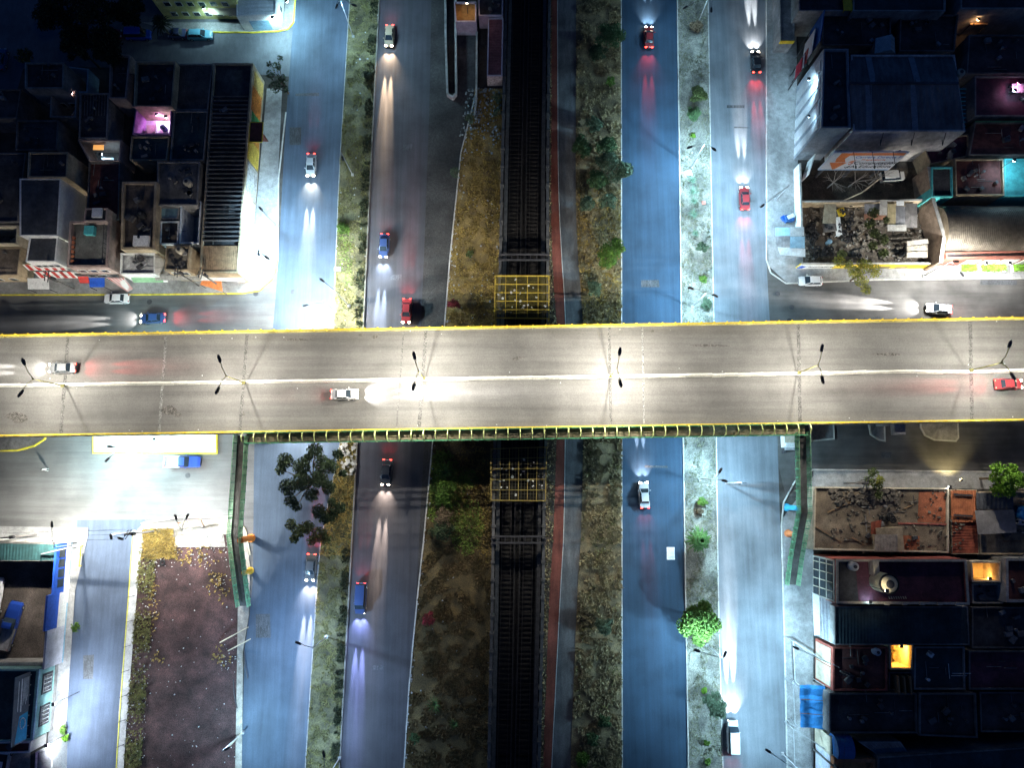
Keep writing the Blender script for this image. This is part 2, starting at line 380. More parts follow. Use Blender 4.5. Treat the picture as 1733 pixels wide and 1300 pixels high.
stones('litter', E_W3, E_T0, 165, 260, 60, M('litter_blue', (.3,.4,.5), var=.4, scale=3), .1, .35, 26)
stones('litter', E_WS, E_W1, 20, 555, 40, LIT, .08, .3, 27)
stones('rubble', E_WS, E_W1, 742, 805, 110, M('rubble_stone', (.4,.38,.34), var=.4), .2, .7, 28, lambda u, v, r_: u > 578)
# concrete blocks lying on the strips
def slab_thing(u, v, w, d, label, m=WHITE, rz=.2, h=.25, z=.15):
    p = G(u, v); mb = MB(); mb.box((0,0,h/2), (w,d,h)); mb.box((.1,.05,h+.04), (w*.7,d*.6,.08))
    o = mb.build('concrete_block', m, None); o.location = (p.x,p.y,z); o.rotation_euler = (0,0,rz); tag(o, label, 'concrete block')
slab_thing(1162,296,1.0,1.1,'white concrete block beside the kerb under the upper double street lamp', rz=.3) if False else None
slab_thing(1165,294,1.0,1.0,'white concrete block near the left kerb of the palm strip', rz=.25)
slab_thing(1198,511,1.0,1.1,'tilted white block by the shrub next to the viaduct edge', rz=.5)
slab_thing(1190,344,.6,.6,'small pink block lying among the agaves', M('pink_paint',(.6,.25,.2)), .1)
slab_thing(572,456,1.1,.7,'white concrete slab lying on the left edge of the dry verge', rz=0)
slab_thing(1135,937,1.3,2.0,'white square utility slab set in the blue road', M('bright_concrete',(.75,.77,.8),var=.08), 0, .06, .006)
mb = MB(); c_ = G(1135.5,939); mb.lathe((c_.x,c_.y,.1), [(0,.012),(.36,.012),(.36,0)], 16); tag(mb.build('manhole_cover', DSTEEL), 'dark round cover in the middle of the white slab on the blue road', 'manhole cover')
# ------------------------------------------------------------------ railway
flat_bed = strip('track_bed', off(E_T0, 8), off(E_T1, -4), BALLAST, .02)
def lerp_edge(f): return [(v, ip(E_T0, v)*(1-f)+ip(E_T1, v)*f) for v in VS+[1460]]
def track(fc, label):
    t = thing('railway_track', label, 'railway track', G(lerp_edge(fc)[7][1], 260, 0))
    sl = MB(); c = [G(u, v) for v, u in lerp_edge(fc)]
    rl = {-1: MB(), 1: MB()}; gd = {-1: MB(), 1: MB()}
    for a, b in zip(c, c[1:]):
        d = (b-a).normalized(); n = Vector((-d.y, d.x, 0)); L = (b-a).length
        k = 0
        while k < L:
            p = a+d*k; sl.box((p.x, p.y, .07), (2.5,.26,.16), math.atan2(n.y, n.x)); k += .75
        for s_ in (-1, 1):
            o = n*s_*.75+Vector((0,0,.23)); rl[s_].bar(a+o, b+o, .12, .17)
            o = n*s_*1.35+Vector((0,0,.32)); gd[s_].bar(a+o, b+o, .16, .2)
    sl.build('sleeper_bed', M('sleeper_concrete', (.016,.015,.014), var=.4), t)
    for s_ in (-1, 1):
        rl[s_].build('rail', RAIL, t); gd[s_].build('guide_bar', M('guide_bar_grey', (.032,.032,.032), var=.4, rough=.6), t)
track(.27, 'left of the two dark railway tracks between the concrete walls')
track(.69, 'right of the two dark railway tracks between the concrete walls')
def wall_line(E, label, m, w, h, u_off=0, name='trackside_wall'):
    c = [G(u+u_off, v) for v, u in ((v, ip(E, v)) for v in VS+[1460])]
    t = thing(name, label, 'wall', c[8]); t.location.z = 0
    mb = MB(); cp = MB(); cl = []
    for i, (a, b) in enumerate(zip(c, c[1:])):
        mb.bar((a.x,a.y,h/2-.005*(i % 2)), (b.x,b.y,h/2-.005*(i % 2)), w, h); cp.bar((a.x,a.y,h+.06), (b.x,b.y,h+.06), w+.12, .12)
        for k in (0,.5):
            p = a.lerp(b, k)
            if name == 'trackside_wall': cl.append(MB().box((p.x,p.y,h/2+.1), (w+.3,.35,h+.3)))
    mb.build('wall_panel', m, t); cp.build('coping', M('dirty_coping',(.10,.10,.10),var=.3), t); [q.build('pilaster', WALLC, t) for q in cl]
TROUGH = M('trough_concrete', (.075,.075,.075), var=.4)
WALLC = M('trackside_concrete', (.085,.085,.085), var=.35, patch=.4)
wall_line(E_T0, 'long grey concrete wall on the grass side of the railway', WALLC, .35, 1.9, 2)
wall_line(E_T1, 'long concrete wall between the railway and the red cycle path', WALLC, .35, 1.9, -2)
wall_line([(v, u+9) for v, u in E_T0], 'low concrete cable trough along the west side of the railway', TROUGH, .5, .6, 0, 'cable_trough')
wall_line([(v, u-9) for v, u in E_T1], 'low concrete cable trough along the east side of the railway', TROUGH, .5, .6, 0, 'cable_trough')
def gantry(v, label):
    a, b = G(ip(E_T0, v), v), G(ip(E_T1, v), v); t = thing('track_gantry', label, 'gantry', (a+b)/2)
    mb = MB()
    for o in (-.5,.5): mb.bar(a+Vector((0,o,2.4)), b+Vector((0,o,2.4)), .25, .3)
    for k in range(9):
        p = a.lerp(b, k/8); mb.bar(p+Vector((0,-.5,2.4)), p+Vector((0,.5,2.4)), .12)
    mb.build('beam', DSTEEL, t)
    for p in (a, b): MB().bar(p, p+Vector((0,0,2.3)), .3).build('post', DSTEEL, t)
gantry(443, 'dark steel gantry over the tracks north of the yellow cage')
gantry(912, 'dark steel gantry over the tracks south of the yellow cage')
# ------------------------------------------------------------------ yellow cages over the railway
def cage(c4, z, label, nx, ny, dense, seed, fill, YEL=YEL, k=1.0):
    p = PX(c4, z); ctr = sum(p, Vector())/4; t = thing('track_cage', label, 'cage', (ctr.x, ctr.y, 0))
    def at(s_, r_): return p[0].lerp(p[1], s_).lerp(p[3].lerp(p[2], s_), r_)
    fr = MB()
    for a, b in ((0,1),(1,2),(2,3),(3,0)): fr.bar(p[a], p[b], .2*k, .3)
    fr.build('frame', YEL, t)
    for i in range(1, nx): MB().bar(at(i/nx, 0)-Vector((0,0,.02)), at(i/nx, 1)-Vector((0,0,.02)), .12*k, .2).build('beam', YEL, t)
    for j in range(1, ny): MB().bar(at(0, j/ny)+Vector((0,0,.02)), at(1, j/ny)+Vector((0,0,.02)), .12*k, .2).build('crossbar', YEL, t)
    for c_k in range(4): MB().bar((p[c_k].x, p[c_k].y, 0), (p[c_k].x, p[c_k].y, z), .22).build('post', YEL, t)
    me = MB(); n = int((p[0]-p[1]).length/dense); m = int((p[0]-p[3]).length/dense)
    for i in range(n): me.bar(at(i/n, 0), at(i/n, 1), .035, .02)
    for j in range(m): me.bar(at(0, j/m), at(1, j/m), .035, .02)
    me.build('wire_mesh', fill, t)
    rr = random.Random(seed); tr = MB()
    for _ in range(26):
        q = at(rr.uniform(.05,.95), rr.betavariate(2, 1.5)*.95); s_ = rr.uniform(.1,.4)
        tr.box((q.x,q.y,z+.12), (s_, s_*rr.uniform(.4,1), .1), rr.random()*3, .2, .2)
    o = tr.build('litter', LIT); o['kind'] = 'stuff'
    return t
FR2 = M('faded_yellow', (.36,.30,.08), var=.3, c2=(.20,.13,.05), scale=2)
YMESH = M('yellow_mesh', (.13,.11,.025), var=.3, rough=.6)
cage([(838,467),(929,467),(929,539),(837,538)], 4.0, 'yellow steel mesh cage over the tracks north of the viaduct', 5, 5, .2, 5, YMESH, M('worn_yellow', (.46,.36,.05), var=.3, c2=(.28,.19,.04), scale=2), .8)
cage([(831,760),(925,757),(923,848),(831,847)], 4.0, 'yellow steel frame over the tracks south of the footbridge', 6, 5, .5, 6, M('dull_mesh', (.10,.095,.06), var=.3), FR2, .75)
for (u, v) in ((857,797),(900,797)):
    pass
# ------------------------------------------------------------------ viaduct
ZD = 7.6
def vn(u): return 568-(u/1733)*30            # north edge px
def vs_(u): return 740-(u/1733)*27
def vm(u): return 653-(u/1733)*26+ (1.5*math.sin(u*.02) if u > 1400 else 0)
via = thing('viaduct', 'long straight concrete road viaduct with yellow railings crossing the whole picture', 'viaduct', (0, G(866,640,0).y, 0))
US = list(range(-420, 2200, 65))
top = [G(u, vn(u), ZD) for u in US]; bot = [G(u, vs_(u), ZD) for u in US]; mid = [G(u, vm(u), ZD) for u in US]
d = MB()
for i in range(len(US)-1):
    a, b, c, e = top[i], top[i+1], bot[i+1], bot[i]; lo = Vector((0,0,-1.5))
    d.add([a,b,c,e,a+lo,b+lo,c+lo,e+lo], [(7,6,5,4),(0,1,5,4),(3,7,6,2)])
d.build('deck', CONC, via)
rs = MB()
for i in range(len(US)-1):
    rs.add([top[i]+Vector((0,0,.0)), top[i+1], bot[i+1], bot[i]], [(3,2,1,0)])
rs.build('road_surface', DECKM, via)
for nm, L, s_ in (('n', top, -1), ('s', bot, 1)):
    pr = MB(); rl = MB()
    for a, b in zip(L, L[1:]):
        o = Vector((0, s_*.2, 0)); pr.bar(a+o+Vector((0,0,.22)), b+o+Vector((0,0,.22)), .3, .44)
        for z in (.85, 1.25): rl.bar(a+o+Vector((0,0,z)), b+o+Vector((0,0,z)), .10, .10)
        for k in (0,.333,.667):
            p = a.lerp(b, k)+o; rl.bar(p+Vector((0,0,.43)), p+Vector((0,-s_*.12,1.36)), .16, .2)
            pr.box((p.x, p.y-s_*.12, .25+ZD), (.3,.2,.4))
    pr.build('parapet', M('yellow_parapet', (.42,.36,.12), var=.3, patch=.3), via); rl.build('railing', YEL, via)
mdn = MB(); rr = random.Random(3)
for a, b in zip(mid, mid[1:]):
    n = 3
    for k in range(n):
        p, q = a.lerp(b, k/n), a.lerp(b, (k+1)/n); o = Vector((0, rr.uniform(-.04,.04), 0)); m_ = (p+q)/2
        vs = []
        for e in (p.lerp(m_,.015), q.lerp(m_,.015)):
            for y, z in ((-.32,0),(-.3,.18),(-.13,.42),(-.1,.85),(.1,.85),(.13,.42),(.3,.18),(.32,0)): vs.append(e+o+Vector((0,y,z)))
        mdn.add(vs, [(i, i+1, 9+i, 8+i) for i in range(7)]+[(0,1,2,3,4,5,6,7),(15,14,13,12,11,10,9,8)])
mdn.build('median_barrier', M('barrier_white', (.70,.69,.62), var=.15, patch=.2), via)
for u, m_, wd in ((278,'joint_pale',.22),(1088,'joint_pale',.16),(112,'joint_dark',.28),(415,'joint_dark',.25),(718,'joint_dark',.28),(680,'joint_dark',.12),(1032,'joint_dark',.22),(1352,'joint_dark',.28),(1643,'joint_dark',.3)):
    mm = M(m_, (.19,.19,.185) if m_ == 'joint_pale' else (.108,.106,.102), var=.3, fine=.4)
    a, b = G(u+(3 if u < 866 else -1), vn(u)+4, ZD+.012), G(u-(9 if u < 866 else -2), vs_(u)-3, ZD+.012); e = Vector((wd,0,0))
    MB().quad(a-e, a+e, b+e, b-e).build('expansion_joint', mm, via)
for u in (-270, 278, 1088, 1480, 1960):
    c = (G(u, vn(u), 0).lerp(G(u, vs_(u), 0), .5)); c.y = G(u, 655, ZD).y
    pm = MB(); 
    for y in (-5, 0, 5): pm.box((c.x, c.y+y, 2.5), (1.3,1.3,5.02))
    pm.box((c.x, c.y, 5.6), (1.7,15,1.2)); pm.build('pier', CONC, via)
deb = MB(); rr = random.Random(8)
for _ in range(40):
    u = rr.uniform(0,1733); v = rr.choice([vn(u)+rr.uniform(4,12), vs_(u)-rr.uniform(3,10), vm(u)+rr.choice([-1,1])*rr.uniform(4,14)])
    p = G(u, v, ZD); s_ = rr.uniform(.05,.15); deb.box((p.x,p.y,ZD+.05), (s_*1.5,s_,.07), rr.random()*3)
o = deb.build('litter', LIT); o['kind'] = 'stuff'
# deck stains and patches as thin wear on the asphalt
for u, v, a, b in ((285,694,30,14),(300,702,16,8),(635,570,10,5),(610,567,8,4),(872,608,12,4),(1103,560,9,4),(880,605,20,3),(410,700,10,7),(30,706,36,18),(1500,600,60,4),(1200,585,70,4),(500,575,60,4)):
    p = G(u, v, ZD+.006); n = 10; rr = random.Random(u)
    st = MB().sheet([(p.x+math.cos(i*.628)*a/20*rr.uniform(.6,1.2), p.y+math.sin(i*.628)*b/20*rr.uniform(.6,1.2)) for i in range(n)], ZD+.006)
    st.build('surface_stain', M('oil_stain', (.115,.108,.10), var=.4, fine=.4, scale=2), via)
# ------------------------------------------------------------------ footbridge along the south side of the viaduct
ZF = 7.45
fb = thing('footbridge', 'long green caged footbridge running along the south side of the viaduct', 'footbridge', (0, G(866,736,0).y, 0))
U0, U1 = 418, 1362
def fN(u, z=ZF): return G(u, 734-(u-418)*(15/944.), ZF)
def fS(u, z=ZF): return G(u, 751-(u-418)*(14/944.), ZF)
fl = MB()
nN, nS = [fN(u) for u in range(U0, U1+1, 59)], [fS(u) for u in range(U0, U1+1, 59)]
for i in range(len(nN)-1):
    a, b, c, e = nN[i], nN[i+1], nS[i+1], nS[i]; lo = Vector((0,0,-.3))
    fl.add([a,b,c,e,a+lo,b+lo,c+lo,e+lo], [(3,2,1,0),(4,5,6,7),(0,1,5,4),(3,7,6,2)])
fl.build('walkway', M('walkway_plate', (.24,.20,.13), var=.35, stretch=(1,3,1), patch=.5), fb)
nr = 47
HOOP = M('hoop_paint', (.50,.56,.22), var=.2, rough=.6)
for k in range(nr+1):
    u = U0+(U1-U0)*k/nr; a, b = fN(u), fS(u); pts = []
    mb = MB(); up = Vector((0,0,1))
    mb.tube([b, b+up*1.5, b.lerp(a,.12)+up*2.1, b.lerp(a,.5)+up*2.4, b.lerp(a,.88)+up*2.1, a+up*1.5, a], .085, 5)
    mb.build('hoop', HOOP, fb)
for f_, nm in ((fN,'n'),(fS,'s')):
    mb = MB(); L = [f_(u) for u in range(U0, U1+1, 59)]
    for z in (.1,.6,1.1,1.6):
        for a, b in zip(L, L[1:]): mb.bar(a+Vector((0,0,z)), b+Vector((0,0,z)), .09, .1)
    mb.build('handrail', GRN, fb)
    mb = MB()
    for a, b in zip(L, L[1:]):
        for k in range(16):
            p = a.lerp(b, k/16); mb.bar(p, p+Vector((0,0,1.6)), .035)
    mb.build('side_mesh', GRN, fb)
for u in (440, 725, 1060, 1340):
    a = fN(u).lerp(fS(u),.5); MB().tube([(a.x,a.y,0),(a.x,a.y,ZF-.3)], .35, 12).build('column', GRN, fb)
# ramps
def ramp(name, label, c, wdt, cat='ramp', cols=()):
    """c: list of (u, v, z) of the ramp's centre line in the picture"""
    P_ = [G(u, v, z) for u, v, z in c]; t = thing(name, label, cat, (P_[0].x, P_[0].y, 0))
    fl = MB(); sides = {-1: [], 1: []}
    nrm = []
    for i, p in enumerate(P_):
        d_ = (P_[min(i+1, len(P_)-1)]-P_[max(i-1, 0)]); d_.z = 0; d_.normalize(); nrm.append(Vector((-d_.y, d_.x, 0)))
    for i in range(len(P_)-1):
        a, b = P_[i], P_[i+1]; n0, n1 = nrm[i]*wdt/2, nrm[i+1]*wdt/2; lo = Vector((0,0,-.3))
        fl.add([a-n0,a+n0,b+n1,b-n1,a-n0+lo,a+n0+lo,b+n1+lo,b-n1+lo], [(0,3,2,1),(4,5,6,7),(0,1,5,4),(1,2,6,5),(2,3,7,6),(3,0,4,7)])
    fl.build('ramp_floor', MATS['ramp_plate'], t)
    for s_ in (-1, 1):
        L = [p+n*s_*(wdt/2+.04) for p, n in zip(P_, nrm)]; mb = MB(); ms = MB()
        for a, b in zip(L, L[1:]):
            for z in (.1,.55,1.05,1.5): mb.bar(a+Vector((0,0,z)), b+Vector((0,0,z)), .09)
            k = 0; Ln = (b-a).length
            while k < Ln:
                p = a.lerp(b, k/Ln); ms.bar(p+Vector((0,0,-.1)), p+Vector((0,0,1.5)), .05); k += .3
        mb.build('handrail', GRNL, t); ms.build('side_mesh', GRN, t)
        pp = []
        for a, b in zip(L, L[1:]):
            k = 0; Ln = (b-a).length
            while k < Ln:
                p = a.lerp(b, k/Ln); pp.append(MB().bar(p+Vector((0,0,-.3)), p+Vector((0,0,1.6)), .11)); k += 1.3
        [q.build('railing_post', M('mid_green_paint', (.10,.30,.17), var=.3), t) for q in pp]
    return t
M('ramp_plate', (.085,.08,.075), var=.35, patch=.4)
r1 = ramp('footbridge_ramp', 'green caged ramp turning down from the left end of the footbridge', [(411,738,ZF),(408,790,6),(404,850,5.1),(400,908,4.2),(405,950,3.2),(410,990,2.0),(415,1026,.6)], 1.7)
r2 = ramp('footbridge_ramp', 'green caged ramp zigzagging down from the right end of the footbridge', [(1355,732,ZF),(1356,780,6),(1357,830,5.2),(1358,868,4.5),(1351,905,3.4),(1344,945,2.2),(1338,990,.7)], 1.7)
def column_thing(u0, v0, u1, v1, z, r, label, m):
    a = G(u0, v0); mb = MB(); mb.tube([(0,0,0),(0,0,z)], r, 16); mb.lathe((0,0,0), [(r*1.5,0),(r*1.5,.15),(r,.2)], 16)
    o = mb.build('support_column', m, smooth=False); o.location = (a.x,a.y,.01); tag(o, label, 'column'); return o
column_thing(425,911,0,0,4.6,.48,'thick orange round column carrying the left footbridge ramp', ORANGE)
column_thing(424,966,0,0,2.8,.4,'short orange yellow column under the lower left footbridge ramp', M('amber_paint',(.60,.36,.04),var=.2,rough=.6))
column_thing(1331,859,0,0,4.8,.42,'blue round column carrying the right footbridge ramp', M('sky_blue_paint',(.05,.38,.60),var=.15,rough=.6))
column_thing(1333,903,0,0,3.2,.42,'orange round column under the lower right footbridge ramp', M('coral_paint',(.65,.22,.08),var=.2,rough=.6))
# ------------------------------------------------------------------ lamps
def batwing(l, k):
    """street-lantern optics: throws more light sideways than straight down"""
    l.use_nodes = True; t = l.node_tree; em = t.nodes['Emission']; tc = t.nodes.new('ShaderNodeTexCoord'); sx = t.nodes.new('ShaderNodeSeparateXYZ')
    t.links.new(tc.outputs['Normal'], sx.inputs[0])
    def mth(op, a, b):
        n = t.nodes.new('ShaderNodeMath'); n.operation = op
        for i, x in enumerate((a, b)):
            if isinstance(x, (int, float)): n.inputs[i].default_value = x
            elif x is not None: t.links.new(x, n.inputs[i])
        return n.outputs[0]
    z = mth('ABSOLUTE', sx.outputs[2], 0); z = mth('MAXIMUM', z, .3); z = mth('POWER', z, -k); t.links.new(z, em.inputs['Strength'])
def light(kind, name, loc, power, color, parent, size=.2, aim=None, cone=150, blend=.6, wing=0):
    l = bpy.data.lights.new(name, kind); l.energy = power; l.color = color; l.shadow_soft_size = size
    if kind == 'SPOT': l.spot_size = R(cone); l.spot_blend = blend
    o = bpy.data.objects.new(name, l); COL.objects.link(o)
    o.location = Vector(loc)-parent_off(parent); o.parent = parent
    if wing: batwing(l, wing)
    if aim is not None: o.rotation_euler = (Vector(aim)).to_track_quat('-Z', 'Y').to_euler()
    return o
WARMW = (1.0,.945,.83); COOL = (.47,.79,1.0); CYANW = (.55,.92,1.0); NEUT = (.95,.97,.95); BLUEW = (.42,.66,1.0)
def lamp_head(t, p, dirv, k, color, em=30):
    d_ = Vector(dirv); d_.z = 0; d_.normalize(); n = Vector((-d_.y, d_.x, 0)); p = Vector(p)
    mb = MB(); vs = []
    for x, wv, h in ((-.5,.10,.06),(-.3,.20,.14),(.25,.20,.14),(.5,.10,.05)):
        for y, z in ((-wv,0),(wv,0),(wv*.7,h),(-wv*.7,h)): vs.append(p+d_*x*k+n*y*k+Vector((0,0,z*k)))
    mb.add(vs, [(a*4+i, a*4+(i+1) % 4, a*4+4+(i+1) % 4, a*4+4+i) for a in range(3) for i in range(4)]+[(3,2,1,0),(12,13,14,15)])
    o = mb.build('lamp_head', DSTEEL, t)
    q = p-Vector((0,0,.015)); MB().quad(q-d_*.3*k-n*.14*k, q-d_*.3*k+n*.14*k, q+d_*.25*k+n*.14*k, q+d_*.25*k-n*.14*k).build('diffuser', EM('lamp_glow_%d' % int(color[0]*100), color, em), o, shift=True)
    return o
def street_lamp(label, base, heads, h, power, color, z0=0., m=STEEL, r=.09, cone=150, group=None, k=1.0, cat='street lamp', joint=None, wing=.8):
    """base px on z0, heads px at height h"""
    b = G(*base, z0); t = thing('street_lamp', label, cat, b, 0, group)
    j = joint and G(*joint, h) or Vector((b.x, b.y, h))
    mb = MB(); mb.tube([b, (b+j)/2, j], [r, r*.8, r*.6], 8); mb.box((b.x,b.y,z0+.15), (r*5,r*5,.3)); mb.build('pole', m, t)
    for hx in heads:
        p = G(*hx, h); d_ = p-j
        MB().tube([j-Vector((0,0,.5)), j.lerp(p,.35)+Vector((0,0,.12)), p+Vector((0,0,.05))], r*.55, 6).build('arm', m, t)
        hd = lamp_head(t, p, d_ if d_.length > .1 else (0,1,0), k, color)
        if power: light('SPOT', 'lamp_light', p-Vector((0,0,.15)), power, color, t, .15, (0,0,-1), cone, .5, wing)
    return t
VL = [((107,653),(43,641),(40,612),(35,666)),((413,648),(374,636),(371,607),(368,661)),((718,641),(702,630),(701,602),(700,655)),((1033,637),(1047,624),(1049,595),(1050,649)),((1352,631),(1389,618),(1391,589),(1392,643)),((1643,627),(1704,612),(1709,583),(1714,637))]
VLL = ['leftmost double lamp pole on the viaduct median','yellow double lamp pole on the median left of the tall tree','double lamp pole on the median above the left main road','double lamp pole on the median above the right grass strip','double lamp pole on the median above the right footbridge end','rightmost double lamp pole on the viaduct median']
POLEY = M('faded_pole_yellow', (.20,.19,.07), var=.3)
for (b, j, h1, h2), lb in zip(VL, VLL):
    street_lamp(lb, b, [h1, h2], 15.6, (1.3 if 500 < b[0] < 1200 else .82)*VP, WARMW, ZD+.8, POLEY, .1, 165, 'double lamps on the viaduct median', 1.25, wing=.75)
SL = [
 ('leaning tall lamp pole with one long arm on the left verge beside the viaduct',(591,518),[(545,474)],9,1.2,COOL,'s'),
 ('short pale lamp pole with long flat arm next to the viaduct edge',(567,528),[(517,517)],7.5,2.8,WARMW,'s'),
 ('pale lamp pole on the kerb corner by the curved yellow kerb',(466,452),[(452,436),(438,428)],8,1.1,COOL,'s'),
 ('grey lamp pole on the pavement beside the painted mural wall',(469,384),[(441,353)],7,.8,COOL,'s'),
 ('lamp pole with two bent arms at the top of the left verge',(598,62),[(570,10),(600,8)],10,1.0,COOL,'s'),
 ('lamp pole leaning over the middle of the left verge',(597,296),[(580,268)],9,0.0,COOL,'s'),
 ('double street lamp on the agave strip in the upper right',(1170,283),[(1167,249),(1208,252)],9,1.9,COOL,'d'),
 ('double street lamp on the shrub strip just above the viaduct',(1172,519),[(1169,488),(1210,500)],9,1.9,COOL,'d'),
 ('white street lamp on the strip just below the footbridge',(1184,812),[(1226,814),(1219,797)],9,1.8,COOL,'d'),
 ('double street lamp below the big bright green tree',(1196,1092),[(1180,1102),(1227,1108)],9,1.2,COOL,'d'),
 ('double lamp pole on the right strip at the top edge of the picture',(1180,42),[(1160,12),(1204,16)],9,.35,COOL,'d'),
 ('lamp pole on the corner of the vacant lot with a red banner arm',(345,893),[(298,876),(317,874)],8,1.5,NEUT,'s'),
 ('white lamp pole lying over the lane corner beside the vacant lot',(228,900),[(188,909),(204,912)],7,.5,NEUT,'s'),
 ('lamp pole on the corner by the blue and white yard wall',(140,920),[(88,888)],7.5,1.5,WARMW,'s'),
 ('white lamp pole beside the lower edge of the vacant lot',(411,1240),[(384,1268)],8,.9,COOL,'s'),
 ('thin pole with curved arm on the lower left verge',(553,1078),[(505,1089)],8,.9,BLUEW,'s'),
 ('lamp pole with short arm at the bottom of the left verge',(575,1283),[(548,1277)],8,.5,BLUEW,'s'),
 ('yellow arm lamp on the pavement by the small blue rubbish stall',(1313,338),[(1290,348)],6,.45,COOL,'s'),
 ('lamp pole leaning over the pavement beside the arched shed',(1563,467),[(1618,442),(1628,464)],8,1.5,NEUT,'s'),
 ('tilted lamp pole on the pavement beside the blue awning',(1381,1109),[(1347,1097)],8,.8,COOL,'s'),
 ('lamp pole on the pavement outside the curved road at the right',(1324,1276),[(1300,1272)],8,.7,COOL,'s'),
 ('red arm lamp pole under the left viaduct edge beside the pale platform',(238,761),[(186,756),(182,778)],6,1.5,CYANW,'s'),
]
for lb, b, hs, h, pw, c, kd in SL:
    street_lamp(lb, b, hs, h, pw*LP/len(hs), c, .1 if h else 0, STEEL, .09, 168, None, 1.0)
# ------------------------------------------------------------------ wall lamps: a bracket, a hood and the lit glass
def wall_lamp(label, p, aim, power, color, cone=140, k=.5, size=.12, mast=None):
    p = Vector(p); t = thing('wall_lamp', label, 'wall lamp', p)
    a = Vector(aim).normalized()
    MB().box(p-a*.12+Vector((0,0,.1)), (k,k,.12)).build('hood', DSTEEL, t)
    if mast is not None:
        q = Vector((p.x, p.y, p.z)) - a*.3; q.z = p.z+.1; MB().tube([Vector((q.x,q.y,mast)), q, p-a*.15+Vector((0,0,.1))], .05, 6).build('mast', DSTEEL, t)
    MB().box(p-a*.02, (k*.7,k*.7,.06)).build('diffuser', EM('wall_glow_%d_%d' % (int(color[0]*100), int(color[2]*100)), color, 25), t)
    if power: light('SPOT', 'lamp_light', p+a*.12, power, color, t, size, aim, cone, .6)
    return t
